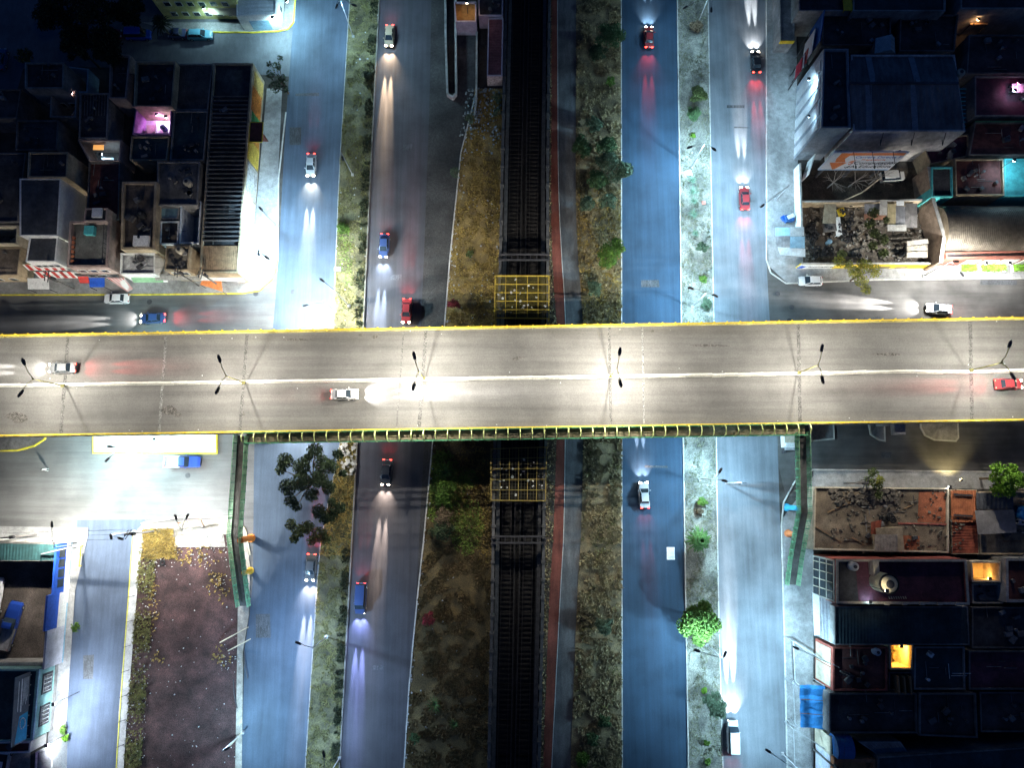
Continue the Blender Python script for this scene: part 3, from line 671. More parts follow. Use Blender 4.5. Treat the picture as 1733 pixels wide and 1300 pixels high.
# ------------------------------------------------------------------ vehicles
def make_car(label, color, loc, heading, kind='car', lit=None, cat='car', name='car', group=None, mat_name='car_paint', L=4.3, W=1.75, head=(1,.96,.9), hp=1.0, two=None):
    t = thing(name, label, cat, loc, R(heading), group)
    pm = M(mat_name, color, rough=.3, var=.06, bump=0, fine=.03, spec=.5)
    hx = L/2
    def loft(mb, st):
        vs = []; fs = []
        for x, w_, z0, z1, sh in st:
            vs += [(x,-w_,z0),(x,-w_*1.0,(z0+z1)/2),(x,-w_*sh,z1),(x,0,z1+.02),(x,w_*sh,z1),(x,w_,(z0+z1)/2),(x,w_,z0)]
        n = 7
        for k in range(len(st)-1):
            for i in range(n): fs.append((k*n+i, k*n+(i+1) % n, (k+1)*n+(i+1) % n, (k+1)*n+i))
        fs += [tuple(range(n-1,-1,-1)), tuple(range((len(st)-1)*n, len(st)*n))]
        return mb.add(vs, fs)
    w2 = W/2
    P = lambda mb, nm, m, pa=t, sm=False: mb.build(nm, m, pa, sm, shift=False)
    if kind in ('car', 'wagon'):
        body = loft(MB(), [(-hx,w2*.78,.35,.72,.9),(-hx+.12,w2*.9,.28,.86,.9),(-hx+.7,w2,.22,.92,.92),(0,w2,.22,.92,.93),(hx-1.2,w2,.22,.90,.92),(hx-.45,w2*.95,.25,.80,.88),(hx-.1,w2*.84,.3,.68,.88),(hx,w2*.7,.36,.58,.9)])
        P(body, 'body', pm)
        rx = -hx+.25 if kind == 'wagon' else -hx+.75
        cab = loft(MB(), [(rx,w2*.8,.88,.92,.9),(rx+.35,w2*.86,.88,1.38,.8),(0,w2*.88,.88,1.43,.8),(.35,w2*.88,.88,1.38,.78),(1.05,w2*.84,.86,.93,.9)])
        P(cab, 'cabin_glass', GLASS)
        roof = loft(MB(), [(rx+.38,w2*.66,1.38,1.43,.96),(0,w2*.70,1.42,1.47,.96),(.36,w2*.66,1.37,1.42,.96)])
        P(roof, 'roof_panel', pm)
        for s_ in (-1,1):
          for pil in (MB().bar((rx+.05,s_*w2*.78,.92),(rx+.36,s_*w2*.68,1.41),.08), MB().bar((1.03,s_*w2*.82,.92),(.36,s_*w2*.67,1.41),.07), MB().bar((-.15,s_*w2*.88,.92),(-.15,s_*w2*.7,1.43),.08)): P(pil, 'pillar', pm)
    elif kind == 'pickup':
        body = loft(MB(), [(-hx,w2*.92,.4,.7,.98),(-.3,w2*.97,.3,.7,.98),(-.28,w2,.3,1.0,.93),(hx-1.3,w2,.3,1.0,.92),(hx-.4,w2*.96,.32,.9,.9),(hx,w2*.82,.4,.7,.9)])
        P(body, 'body', pm)
        bed = MB()
        for s_ in (-1,1): bed.box((-hx/2-.15,s_*(w2-.06),.85),(hx-.3,.09,.42))
        bed.box((-hx+.04,0,.85),(.08,W-.1,.42)); P(bed, 'cargo_bed', two or pm)
        P(MB().box((-hx/2-.15,0,.72),(hx-.5,W-.3,.05)), 'bed_floor', M('bed_liner', (.28,.28,.29), var=.3))
        cab = loft(MB(), [(-.28,w2*.9,.95,1.5,.78),(.2,w2*.9,.95,1.58,.8),(.65,w2*.9,.95,1.52,.78),(1.25,w2*.86,.95,1.0,.9)])
        P(cab, 'cabin_glass', GLASS)
        P(loft(MB(), [(-.25,w2*.68,1.5,1.58,.96),(.2,w2*.7,1.57,1.63,.96),(.66,w2*.67,1.51,1.57,.96)]), 'roof_panel', pm)
    elif kind == 'van':
        P(loft(MB(), [(-hx,w2*.93,.35,1.0,.98),(-hx+.1,w2,.28,1.05,.96),(hx-.9,w2,.28,1.05,.94),(hx-.15,w2*.9,.3,.85,.9),(hx,w2*.8,.36,.7,.9)]), 'body', pm)
        P(loft(MB(), [(-hx+.08,w2*.95,1.0,1.1,.95),(-hx+.2,w2*.94,1.0,1.78,.86),(hx-1.5,w2*.92,1.0,1.78,.84),(hx-.75,w2*.88,1.0,1.08,.9)]), 'cabin_glass', GLASS)
        P(loft(MB(), [(-hx+.2,w2*.82,1.78,1.86,.95),(0,w2*.84,1.8,1.9,.95),(hx-1.5,w2*.8,1.77,1.84,.95)]), 'roof_panel', pm)
        P(MB().box((hx-.42,0,1.0),(.7,W*.8,.06)), 'bonnet', pm)
    for sx in (-1,1):
        for sy in (-1,1):
            wm = MB(); vs = []; n = 14; x0 = sx*(hx-.82); r_ = .32
            wm.tube([(x0,sy*(w2-.18),r_),(x0,sy*(w2+.01),r_)], r_, 14); o = P(wm, 'wheel', RUBBER)
            P(MB().tube([(x0,sy*(w2-.02),r_),(x0,sy*(w2+.025),r_)], .19, 10), 'rim', STEEL, o)
    for sy in (-1,1):
        P(MB().box((.72,sy*(w2+.09),1.0),(.12,.2,.13)), 'mirror', pm)
        P(MB().box((hx-.14,sy*w2*.62,.66),(.22,.34,.13),0,0,.5), 'headlight', EM('headlight_glow', head, 40 if lit else .02) if lit else M('lamp_glass', (.6,.62,.65), rough=.2, bump=0))
        P(MB().box((-hx+.06,sy*w2*.66,.76),(.16,.3,.14)), 'tail_light', EM('tail_light_glow', (1,.03,.02), 14) if lit else M('tail_glass', (.35,.02,.02), rough=.25, bump=0))
        P(MB().box((hx-1.9 if False else -.1,sy*(w2+.012),.55),(1.6,.012,.03)), 'side_trim', DSTEEL)
    P(MB().box((hx+.005,0,.45),(.04,W*.6,.14)), 'bumper', DSTEEL); P(MB().box((-hx-.005,0,.5),(.04,W*.6,.14)), 'bumper', DSTEEL)
    if lit:
        hd, rd = lit
        def beam(nm, pw, col, loc_, aim, cone):
            l = bpy.data.lights.new(nm, 'SPOT'); l.energy = pw; l.color = col; l.spot_size = R(cone); l.spot_blend = 1; l.shadow_soft_size = .06
            o = bpy.data.objects.new(nm, l); COL.objects.link(o); o.parent = t; o.location = loc_; o.rotation_euler = Vector(aim).to_track_quat('-Z', 'Y').to_euler()
        for sy in (-1,1):
            # a headlamp has a narrow far beam and a weak wide spill in front of the bumper
            beam('headlight_beam', hd*HP*18, head, (hx+.12, sy*w2*.62, .72), (1, 0, -.062), 9)
            beam('headlight_spill', hd*HP*.28, head, (hx+.12, sy*w2*.62, .72), (1, 0, -.2), 70)
            beam('tail_beam', rd*HP*1.3, (1,.05,.06), (-hx-.12, sy*w2*.66, .8), (-1, 0, -.075), 11)
            beam('tail_spill', rd*HP*.05, (1,.05,.06), (-hx-.12, sy*w2*.66, .8), (-1, 0, -.2), 70)
    return t
# ------------------------------------------------------------------ buildings
def bld(label, roof, h, wall, roofm, par=.45, t=.22, name='house', cat='house', floor=None, corr=None, z0=0.0, group=None, corrv=False):
    p = PX(roof, h+par); ctr = sum(p, Vector())/len(p); th = thing(name, label, cat, (ctr.x, ctr.y, z0), 0, group)
    th['h'] = h; q = ccw(p); zf = h if floor is None else floor
    MB().ring(q, t, z0, h+par, zf-.02).build('wall', wall, th)
    if corr:
        a, b, c, d = p; i = inset(p if p == q else q, t)
        # keep the picture's corner order: top-left, top-right, bottom-right, bottom-left
        k = [min(i, key=lambda e, s_=s_: (e[0]-s_.x)**2+(e[1]-s_.y)**2) for s_ in (a, b, c, d)]
        k = [Vector((e[0], e[1], zf)) for e in k]
        mb = MB()
        if corrv: mb.corr(k[0], k[1], k[2], k[3], corr[0], corr[1])
        else: mb.corr(k[0], k[3], k[2], k[1], corr[0], corr[1])
        mb.build('roof', roofm, th)
    else:
        MB().sheet(inset(q, t*.9), zf).build('roof', roofm, th)
    th['pts'] = [tuple(x) for x in p]
    return th
def side(th, i):
    """edge i of the outline: 0 = back (top of picture), 1 = right, 2 = front (bottom), 3 = left; returns ends and outward normal"""
    p = [Vector(x) for x in th['pts']]; a, b = p[i], p[(i+1) % len(p)]; c = sum(p, Vector())/len(p)
    d = (b-a); d.z = 0; d.normalize(); n = Vector((d.y, -d.x, 0))
    if n.dot(c-a) > 0: n = -n
    return Vector((a.x,a.y,0)), Vector((b.x,b.y,0)), n
def face_box(th, i, s0, s1, z0, z1, m, name, depth=.06, parent=None, out=0.0):
    a, b, n = side(th, i); p = a.lerp(b, s0)+n*(depth/2-.02+out); q = a.lerp(b, s1)+n*(depth/2-.02+out); zc = (z0+z1)/2
    mb = MB(); d = (q-p); L = d.length; c = (p+q)/2
    mb.box((c.x, c.y, zc), (L, depth+.04, z1-z0), math.atan2(d.y, d.x)); return mb.build(name, m, parent or th)
def windows(th, i, cols, rows, w=1.1, hh=1.2, z=1.1, step=2.7, s0=.08, s1=.92, frame=WHITE, pane=None):
    a, b, n = side(th, i); L = (b-a).length
    for r_ in range(rows):
        for k in range(cols):
            s_ = s0+(s1-s0)*(k+.5)/cols; dw = w/2/L
            f = face_box(th, i, s_-dw, s_+dw, z+r_*step, z+r_*step+hh, frame, 'window', .08)
            face_box(th, i, s_-dw*.84, s_+dw*.84, z+r_*step+.1, z+r_*step+hh-.1, pane or GLASS, 'pane', .10, f)
def door(th, i, s0, w, m, h=2.3):
    a, b, n = side(th, i); L = (b-a).length; dw = w/2/L
    return face_box(th, i, s0-dw, s0+dw, .12, h, m, 'door', .07)
def roof_box(th, u, v, d, m, name, rz=0, dz=0):
    p = G(u, v, th['h']); return MB().box((p.x, p.y, th['h']+d[2]/2+dz), d, rz).build(name, m, th)
def tank(label, u, v, z, r, h, m, rim=None):
    p = G(u, v, z); t = thing('water_tank', label, 'water tank', p)
    MB().lathe((p.x,p.y,z), [(r*.95,0),(r,.1),(r,h*.85),(r*.8,h*.97),(r*.45,h),(0,h)], 18).build('tank_body', m, t, True)
    MB().lathe((p.x,p.y,z+h-.02), [(r*.42,0),(r*.42,.1),(r*.36,.14),(0,.14)], 14).build('lid', rim or DSTEEL, t)
    return t
def loose_sheet(label, px, z, m, name='roof_sheet', cat='roof sheet', corr=(.25,.03), thick=.05):
    p = PX(px, z); 
    if corr:
        mb = MB().corr(p[0]-p[0].__class__((0,0,0)), p[1], p[2], p[3], *corr)
    else: mb = MB().prism(p, z-thick, z)
    c = sum(p, Vector())/4; mb.v = [tuple(Vector(x)-c) for x in mb.v]
    o = mb.build(name, m); o.location = c; tag(o, label, cat); return o
def board(label, a, b, z0, z1, m, name='sign_board', cat='sign', thick=.12):
    """upright flat board between ground points a, b"""
    a = Vector((a[0],a[1],0)); b = Vector((b[0],b[1],0)); c = (a+b)/2; t = thing(name, label, cat, (c.x,c.y,z0))
    d = b-a; MB().box((c.x,c.y,(z0+z1)/2), (d.length,thick,z1-z0), math.atan2(d.y,d.x)).build('panel', m, t); return t
def letters(t, txt, p, d, up, size, m, ext=.01):
    """writing whose baseline starts at p, runs along d, stands along up"""
    cu = bpy.data.curves.new('lettering', 'FONT'); cu.body = txt; cu.size = size; cu.extrude = ext; cu.materials.append(m)
    o = bpy.data.objects.new('lettering', cu); COL.objects.link(o); d = Vector(d).normalized(); up = Vector(up).normalized(); n = d.cross(up)
    mt = Matrix((d, up, n)).transposed().to_4x4(); mesh_ = bpy.data.meshes.new_from_object(o); bpy.data.objects.remove(o); o = bpy.data.objects.new('lettering', mesh_); COL.objects.link(o)
    o.parent = t; o.rotation_euler = mt.to_euler(); o.location = Vector(p)-parent_off(t); return o
def clutter(th, n, seed, z=None, mats=None, inset_=.12):
    """odds and ends fixed to a roof: vents, cisterns, pipe runs"""
    rr = random.Random(seed); p = [Vector(x) for x in th['pts']]; z = th['h'] if z is None else z
    for _ in range(n*2+1):
        a = p[0].lerp(p[1], rr.uniform(inset_,1-inset_)).lerp(p[3].lerp(p[2], rr.uniform(inset_,1-inset_)), rr.uniform(inset_,1-inset_))
        k = rr.random(); m = rr.choice(mats or [CONCD, SHEETD, GREYP, DSTEEL])
        if k < .35: MB().box((a.x,a.y,z+.25), (rr.uniform(.4,1.2),rr.uniform(.4,.9),.5), rr.random()).build('roof_hatch', m, th)
        elif k < .6: MB().lathe((a.x,a.y,z), [(.14,0),(.14,.6),(.24,.6),(.24,.7),(0,.78)], 10).build('vent', m, th)
        else:
            an = rr.choice([0,1.57]); L = rr.uniform(1,3); MB().tube([(a.x,a.y,z+.12),(a.x+math.cos(an)*L,a.y+math.sin(an)*L,z+.12)], .05, 6).build('pipe', m, th)
# ---- upper left block
b = bld('long narrow hall with wide ribbed dark roof and a mural side wall', [(361,106),(428,106),(403,462),(337,462)], 5.2, SAND, ROOF_B, .4, .3)
p = [Vector(x) for x in b['pts']]
def bl(p, s_, r_): return p[0].lerp(p[1], s_).lerp(p[3].lerp(p[2], s_), r_)
RIB = []
k0, k1 = .16, .865
for i in range(34):
    r0 = k0+(k1-k0)*i/34; r1 = r0+(k1-k0)/34*.55; z = Vector((0,0,-.15))
    a, c, d, e = bl(p,.035,r0)+z, bl(p,.965,r0)+z, bl(p,.965,r1)+z, bl(p,.035,r1)+z
    m1, m2 = (a+e)/2+Vector((0,0,.32)), (c+d)/2+Vector((0,0,.32))
    MB().add([a,c,d,e,m1,m2], [(0,1,5,4),(4,5,2,3),(0,4,3),(1,2,5)]).build('roof_rib', SHEETD, b)
z = Vector((0,0,-.12)); MB().corr(bl(p,.03,.875)+z, bl(p,.97,.875)+z, bl(p,.97,.985)+z, bl(p,.03,.985)+z, .3, .05).build('front_roof_sheet', M('brown_sheet', (.30,.19,.11), var=.35, rough=.5, metal=.2), b)
for s0, s1, z0, z1, c in ((.02,.10,.4,4.6,(.62,.42,.12)),(.10,.22,.8,5,(.62,.20,.03)),(.22,.30,.3,4.6,(.05,.28,.08)),(.30,.36,.5,5,(.60,.25,.04)),(.36,.46,.3,5.2,(.62,.44,.07)),(.47,.62,.3,4.8,(.46,.44,.42)),(.63,.95,.3,4.2,(.50,.49,.50))):
    face_box(b, 1, s0, s1, z0, z1, M('mural_%d_%d' % (int(c[0]*99), int(c[1]*99)), c, var=.35, scale=1.6, fine=.3), 'mural_panel', .04)
door(b, 2, .5, 2.6, SHEET, 2.8)
clutter(b, 3, 5)
pz = G(436,229,4.6); t = board('dark red sign box with yellow edge sticking out of the mural wall', (pz.x-.9,pz.y), (pz.x+1.2,pz.y), 2.6, 5.6, ROOF_R); MB().box((pz.x+.15,pz.y,5.68),(2.2,3.6,.1)).build('top_panel', ROOF_R, t)
fr_ = MB(); [fr_.box((pz.x+.15+x,pz.y+y,5.7),(dx,dy,.16)) for x,y,dx,dy in ((-1.1,0,.12,3.7),(1.1,0,.12,3.7),(0,-1.8,2.3,.12),(0,1.8,2.3,.12))]; fr_.build('frame', YEL, t)
b = bld('house with rusty corrugated sheets on its north half left of the ribbed hall', [(299,108),(360,107),(352,186),(294,186)], 4.6, GREYP, M('old_corrugated', (.11,.10,.09), var=.35, rough=.7, patch=.5), .2, corr=(.35,.05), corrv=True)
b = bld('flat grey roofed house between the purple patio and the ribbed hall', [(294,187),(352,187),(345,271),(287,271)], 4.6, GREYP, ROOF_T, .3); clutter(b, 5, 1)
b = bld('tall roof terrace house with pale parapet north of the purple patio', [(229,103),(297,103),(291,180),(226,180)], 5.6, SAND, ROOF_B, .7); clutter(b, 5, 2)
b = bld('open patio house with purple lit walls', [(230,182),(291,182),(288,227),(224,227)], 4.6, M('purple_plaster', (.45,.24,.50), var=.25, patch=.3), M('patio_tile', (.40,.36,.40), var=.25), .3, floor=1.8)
pt = [Vector(x) for x in b['pts']]; q = bl(pt,.74,.66); MB().box((q.x,q.y,2.7),(3.2,2.8,1.8)).build('wash_house', M('lit_white', (.75,.72,.72), var=.15), b); q2 = bl(pt,.30,.7); MB().box((q2.x,q2.y,2.4),(1.4,2.6,1.2)).build('stair_block', PINKP, b)
q3 = bl(pt,.75,.68); MB().lathe((q3.x,q3.y,3.6),[(.5,0),(.5,.9),(.2,1),(0,1)],12).build('water_barrel', M('barrel_blue', (.05,.06,.16)), b)
wall_lamp('purple lamp on the wall of the purple lit patio', bl(pt,.55,.2)+Vector((0,0,-.6)), (0,-.35,-1), 230*PP, (.85,.35,1), 165)
wall_lamp('white lamp over the wash house in the purple patio', bl(pt,.85,.35)+Vector((0,0,-.1)), (-.2,-.5,-1), 200*PP, (.95,.85,1), 150)
b = bld('narrow house with a tall pinkish side wall left of the purple patio', [(186,91),(220,92),(213,166),(184,166)], 5.4, PINKP, ROOF_B, .6); clutter(b, 3, 3)
b = bld('small dark roofed house south of the purple patio', [(222,230),(287,230),(282,271),(219,271)], 4.4, SAND, ROOF_T, .35); clutter(b, 3, 4)
b = bld('boxy house with a pale side wall under the big dark trees', [(42,105),(108,105),(107,149),(42,149)], 6.4, GREYP, ROOF_B, .4); clutter(b, 3, 6); windows(b, 2, 3, 1)
b = bld('low blue lit yard with tiled floor beside the boxy house', [(116,112),(150,116),(148,156),(112,156)], 3.0, BLUEL, M('blue_tile', (.22,.30,.38), var=.2), .2, floor=.2)
wall_lamp('blue white lamp in the low yard beside the boxy house', G(121,150,2.6), (.4,.5,-1), 50*PP, COOL)
b = bld('house with thin slat roof in the middle of the dark upper left block', [(135,157),(184,157),(181,234),(133,234)], 4.6, GREYP, ROOF_B, .3); clutter(b, 3, 7)
pt = [Vector(x) for x in b['pts']]
for i in range(9): MB().bar(bl(pt,.08+.1*i,.05), bl(pt,.08+.1*i,.5), .1).build('slat', CONCD, b)
b = bld('patio house with laundry and a red lit doorway', [(86,152),(130,152),(128,198),(84,198)], 4.2, GREYP, CONCD, .3, floor=.6)
pt = [Vector(x) for x in b['pts']]; rr = random.Random(5); 
for i in range(7):
    q = bl(pt,.55+.05*i,.75-.08*i); MB().box((q.x,q.y,2.2),(.5,.05,.9),rr.random()).build('laundry', M('laundry_%d' % (i % 3), [(.6,.25,.3),(.65,.65,.66),(.3,.3,.45)][i % 3]), b)
wall_lamp('warm lamp over the laundry patio', bl(pt,.8,.12), (-.1,-.4,-1), 60*PP, (1,.6,.55))
b = bld('square dark roofed house left of the laundry patio', [(28,203),(99,203),(96,254),(26,254)], 5.0, CONCD, ROOF_B, .3); clutter(b, 3, 8)
b = bld('taller house with a bare sandy side wall', [(48,257),(115,257),(113,300),(46,300)], 7.0, SAND, ROOF_B, .4); clutter(b, 3, 9)
b = bld('courtyard house with lamp lit doorway and warm grille', [(131,236),(205,236),(203,272),(150,272)], 4.4, PINKP, CONCD, .3, floor=.4)
pt = [Vector(x) for x in b['pts']]; MB().box(bl(pt,.4,.3)+Vector((0,0,-.5)),(1.8,.9,.06)).build('lit_skylight', EM('warm_window', (1,.45,.12), .45), b)
q = bl(pt,.5,.85); MB().box((q.x,q.y,2.2),(2.2,1.2,2.6)).build('stair_block', WHITE, b); wall_lamp('white lamp in the courtyard with the warm grille', bl(pt,.45,.7), (.3,.2,-1), 70*PP, COOL)
b = bld('red brown roofed house behind the terrace with a rail', [(150,274),(203,274),(201,372),(146,372)], 4.0, CONCD, ROOF_R, .3); clutter(b, 4, 10)
b = bld('white walled house under a grey standing seam roof', [(33,302),(103,302),(98,399),(33,399)], 6.8, WHITE, SHEETD, .12, corr=(1.0,.09), corrv=True)
b = bld('lower grey ribbed roof in front of the standing seam house', [(50,401),(98,401),(94,443),(43,443)], 6.2, WHITE, SHEETD, .1, corr=(.95,.08), corrv=True); windows(b, 2, 4, 2, 1.0, 1.1, 1.0, 2.7)
b = bld('roof terrace house with a rail and pink side wall', [(118,374),(186,374),(182,452),(113,452)], 5.4, PINKP, M('terrace_floor', (.17,.17,.155), var=.3, patch=.4), .7, .35)
roof_box(b, 155, 392, (1.6,1.5,.8), CYAN, 'skylight'); rl = MB(); pt = [Vector(x) for x in b['pts']]
for i in range(9): rl.bar(bl(pt,.92,.1+.1*i)-Vector((0,0,.2)), bl(pt,.92,.1+.1*i)+Vector((0,0,.7)), .05)
rl.bar(bl(pt,.92,.1)+Vector((0,0,.7)), bl(pt,.92,.9)+Vector((0,0,.7)), .07); rl.build('railing', DSTEEL, b)
for i in range(6): 
    q = bl(pt,.08,.35+.1*i); MB().lathe((q.x,q.y,5.4),[(.22,0),(.3,.4),(0,.4)],10).build('flower_pot', M('terracotta', (.35,.13,.07)), b)
windows(b, 2, 3, 2, 1.2, 1.2, .9)
b = bld('small stair tower with a white hatch behind the rail terrace', [(144,352),(182,352),(180,374),(141,374)], 6.6, PINKP, ROOF_B, .2); roof_box(b, 166, 361, (1.6,1.6,.4), WHITE, 'hatch')
b = bld('long brown flat roofed house with a sandy parapet', [(206,307),(265,307),(262,422),(204,422)], 5.8, SAND, ROOF_BR, .5, .4); clutter(b, 6, 11); tank('black round tank on the long brown flat roof', 243, 365, 5.8, .6, 1.2, RUBBER)
b = bld('low white walled house facing the street with a cluttered roof', [(204,428),(262,428),(262,464),(203,464)], 4.2, WHITE, M('pale_roof', (.42,.43,.43), var=.4, patch=.5), .4); clutter(b, 5, 12, mats=[DSTEEL, SHEET]); windows(b, 2, 3, 1, 1.4, 1.3); roof_box(b, 250, 415, (2.6,1.8,2.2), WHITE, 'stair_head')
b = bld('grey roofed house north of the cyan skylight', [(266,273),(338,273),(334,347),(265,347)], 5.2, GREYP, M('grey_roof', (.16,.155,.15), var=.3, patch=.4), .35); clutter(b, 5, 13)
b = bld('narrow roof of pale cyan panels between two brown roofs', [(266,350),(304,350),(301,371),(265,371)], 4.4, GREYP, M('cyan_panel', (.20,.34,.38), rough=.4, var=.2), .2, corr=(.9,.05), corrv=True)
b = bld('white lit patio with blue barrels beside the ribbed hall', [(306,330),(341,341),(336,412),(303,412)], 4.6, M('bright_wall', (.62,.66,.70), var=.2), M('patio_floor', (.30,.36,.40), var=.25), .4, floor=.3)
pt = [Vector(x) for x in b['pts']]; wall_lamp('white lamp at the head of the white lit patio', bl(pt,.5,.15), (0,-.4,-1), 170*PP, COOL)
for i,(s_,r_) in enumerate(((.7,.6),(.75,.8),(.45,.88))):
    q = bl(pt,s_,r_); MB().lathe((q.x,q.y,.3),[(.4,0),(.42,1),(.2,1.1),(0,1.1)],12).build('barrel', [BLUE,REDP,CYAN][i], b)
tank('pale water tank on the grey roof beside the ribbed hall', 321, 312, 5.2, .65, 1.3, CREAM)
b = bld('brown roofed house beside the narrow cyan panels', [(271,374),(303,374),(301,413),(269,413)], 4.4, WHITE, ROOF_BR, .35); clutter(b, 3, 14)
b = bld('sandy corner house with a flat square roof near the street', [(281,416),(321,416),(318,457),(278,457)], 5.8, SAND, M('sand_roof', (.27,.24,.19), var=.3, patch=.4), .35); clutter(b, 2, 15); windows(b, 2, 2, 2)
tank('cream water tank on the square roof of the sandy corner house', 308, 426, 5.8, .6, 1.2, CREAM)
b = bld('low dark roofed house at the far left edge', [(-80,150),(36,150),(28,200),(-80,200)], 4.6, CONCD, ROOF_B, .3); clutter(b, 3, 16)
b = bld('wide dark roofed house at the left edge beside the sandy wall', [(-90,258),(44,258),(30,376),(-90,376)], 5.0, CONCD, ROOF_B, .3); clutter(b, 5, 17)
b = bld('pale walled junk filled patio at the left edge', [(-90,381),(31,381),(28,413),(-90,413)], 4.6, CREAM, CONCD, .3, floor=.4); clutter(b, 10, 18, .4, [SHEET, WHITE, DSTEEL, CREAM])
b = bld('low sandy house at the left edge behind the white stall', [(-90,418),(36,418),(30,466),(-90,466)], 3.6, SAND, ROOF_BR, .3); clutter(b, 4, 19); windows(b, 2, 4, 1)
# shop fronts along the left pavement
flat('pavement', [(-300,465),(400,465),(428,420),(452,150),(478,150),(471,300),(470,440),(462,470),(440,492),(410,497),(-300,500)], PAVE, .14)
kerb_line([(-300,500),(250,499),(410,497),(440,492),(462,472)], KERBY, .2, .2); kerb_line([(470,440),(468,458),(462,472)], YELG, .2, .2)
kerb_line([(472,300),(470,440)], KERB, .2, .2); kerb_line([(484,190),(472,300)], KERB, .2, .2)
def awning(label, px, z, dz, m, posts=True, name='awning', cat='awning', stripes=None):
    a, b_, c, d = PX(px, z); c.z -= dz; d.z -= dz; ct = (a+b_+c+d)/4; t = thing(name, label, cat, (ct.x,ct.y,0))
    lo = Vector((0,0,-.06)); MB().add([a,b_,c,d,a+lo,b_+lo,c+lo,d+lo], [(3,2,1,0),(4,5,6,7),(0,1,5,4),(1,2,6,5),(2,3,7,6),(3,0,4,7)]).build('canopy', m, t)
    if stripes:
        for k in range(5):
            s0, s1 = (k*2+.5)/10, (k*2+1.5)/10; e = Vector((0,0,.02)); MB().quad(d.lerp(c,s0)+e, d.lerp(c,s1)+e, a.lerp(b_,s1)+e, a.lerp(b_,s0)+e).build('stripe', stripes, t)
    if posts:
        for q in (a, b_, c, d): MB().bar((q.x,q.y,.1), (q.x,q.y,q.z-.05), .08).build('post', DSTEEL, t)
    return t
awning('long red and white striped shop awning at the foot of the grey ribbed roof', [(38,448),(105,448),(112,456),(45,456)], 3.4, .5, WHITE, False, stripes=REDP)
awning('lower red and white shop awning over the pavement edge', [(56,460),(122,460),(130,469),(64,469)], 3.0, .5, WHITE, False, stripes=REDP)
awning('plain white stall canopy on the left pavement', [(46,471),(82,471),(82,489),(46,489)], 2.5, .2, WHITE)
awning('blue stall canopy with white edge on the left pavement', [(149,470),(177,470),(175,485),(150,485)], 2.5, .3, BLUE)
awning('orange stall canopy near the street corner', [(342,473),(374,473),(376,493),(338,481)], 2.5, .2, M('orange_canvas', (.72,.24,.08), var=.2))
awning('short red awning left of the blue stall canopy', [(131,468),(149,468),(149,478),(133,478)], 2.8, .4, REDP, False)
awning('red and white slanted awning right of the blue stall', [(180,470),(210,470),(222,487),(212,492)], 2.6, .6, WHITE, False, stripes=REDP)
awning('green pale canopy strip along the shop fronts', [(222,470),(275,470),(275,477),(224,477)], 2.8, .3, GRNL, False)
awning('grey concrete ledge over the shops left of the ribbed hall', [(262,464),(336,464),(338,474),(262,474)], 3.0, .1, CONC, False)
awning('white flat shop canopy at the foot of the ribbed hall', [(338,465),(408,465),(414,476),(338,474)], 3.2, .2, WHITE, False)
def pole_h(label, u, v, u2, v2, h=8, arms=True, m=CONCD, name='utility_pole', cat='utility pole'):
    a = G(u, v); t = thing(name, label, cat, a); MB().tube([a, a+Vector((0,0,h))], [.16,.11], 8).build('pole', m, t)
    if arms:
        d = Vector((u2, v2, 0)).normalized()
        for z in (h-.4, h-1.2): MB().bar(a+Vector((0,0,z))-d*.9, a+Vector((0,0,z))+d*.9, .1, .12).build('cross_arm', DSTEEL, t)
        MB().lathe(a+Vector((.3,0,h-2.4)), [(.25,0),(.28,.1),(.28,.9),(.1,1)], 10).build('transformer', DSTEEL, t)
    return a+Vector((0,0,h-.4))
w1 = pole_h('utility pole with black cross arms on the pavement right of the sandy corner house', 337,484,0,1,9)
w2 = pole_h('utility pole with black cross arms beside the orange stall canopy', 376,487,0.2,1,9)
w3 = pole_h('utility pole on the pavement near the left picture edge', 126,489,0,1,8)
w4 = pole_h('utility pole in front of the blue and white yard wall', 62,905,1,.1,8)
w5 = pole_h('utility pole at the top corner of the vacant lot', 262,899,.6,1,9)
w6 = pole_h('utility pole on the pavement between the slanted window house and the tarpaulin', 1392,1120,1,0,9)
w7 = pole_h('utility pole at the bottom of the right pavement', 1376,1268,1,0,9)
w8 = pole_h('utility pole on the pavement left of the yellow flowered tree', 1428,818,.3,1,8)
w9 = pole_h('tall pale pole on the right strip below the footbridge', 1228,818,1,0,8, m=STEEL)
def wire(label, a, b, sag=.6):
    mb = MB(); pts = [Vector(a).lerp(Vector(b), i/12)-Vector((0,0,4*sag*(i/12)*(1-i/12))) for i in range(13)]
    for o in (-.7,0,.7):
        d = (Vector(b)-Vector(a)); n = Vector((-d.y,d.x,0)).normalized()*o; mb.tube([q+n for q in pts], .022, 4)
    o = mb.build('overhead_cable', DSTEEL); tag(o, label, 'cable')
wire('overhead cables between the two poles in front of the ribbed hall', w1, w2)
wire('overhead cables running left along the shop fronts', w1, w3)
wire('overhead cables between the yard pole and the vacant lot pole', w4, w5)
wire('overhead cables along the right pavement past the tarpaulin', w6, w7)
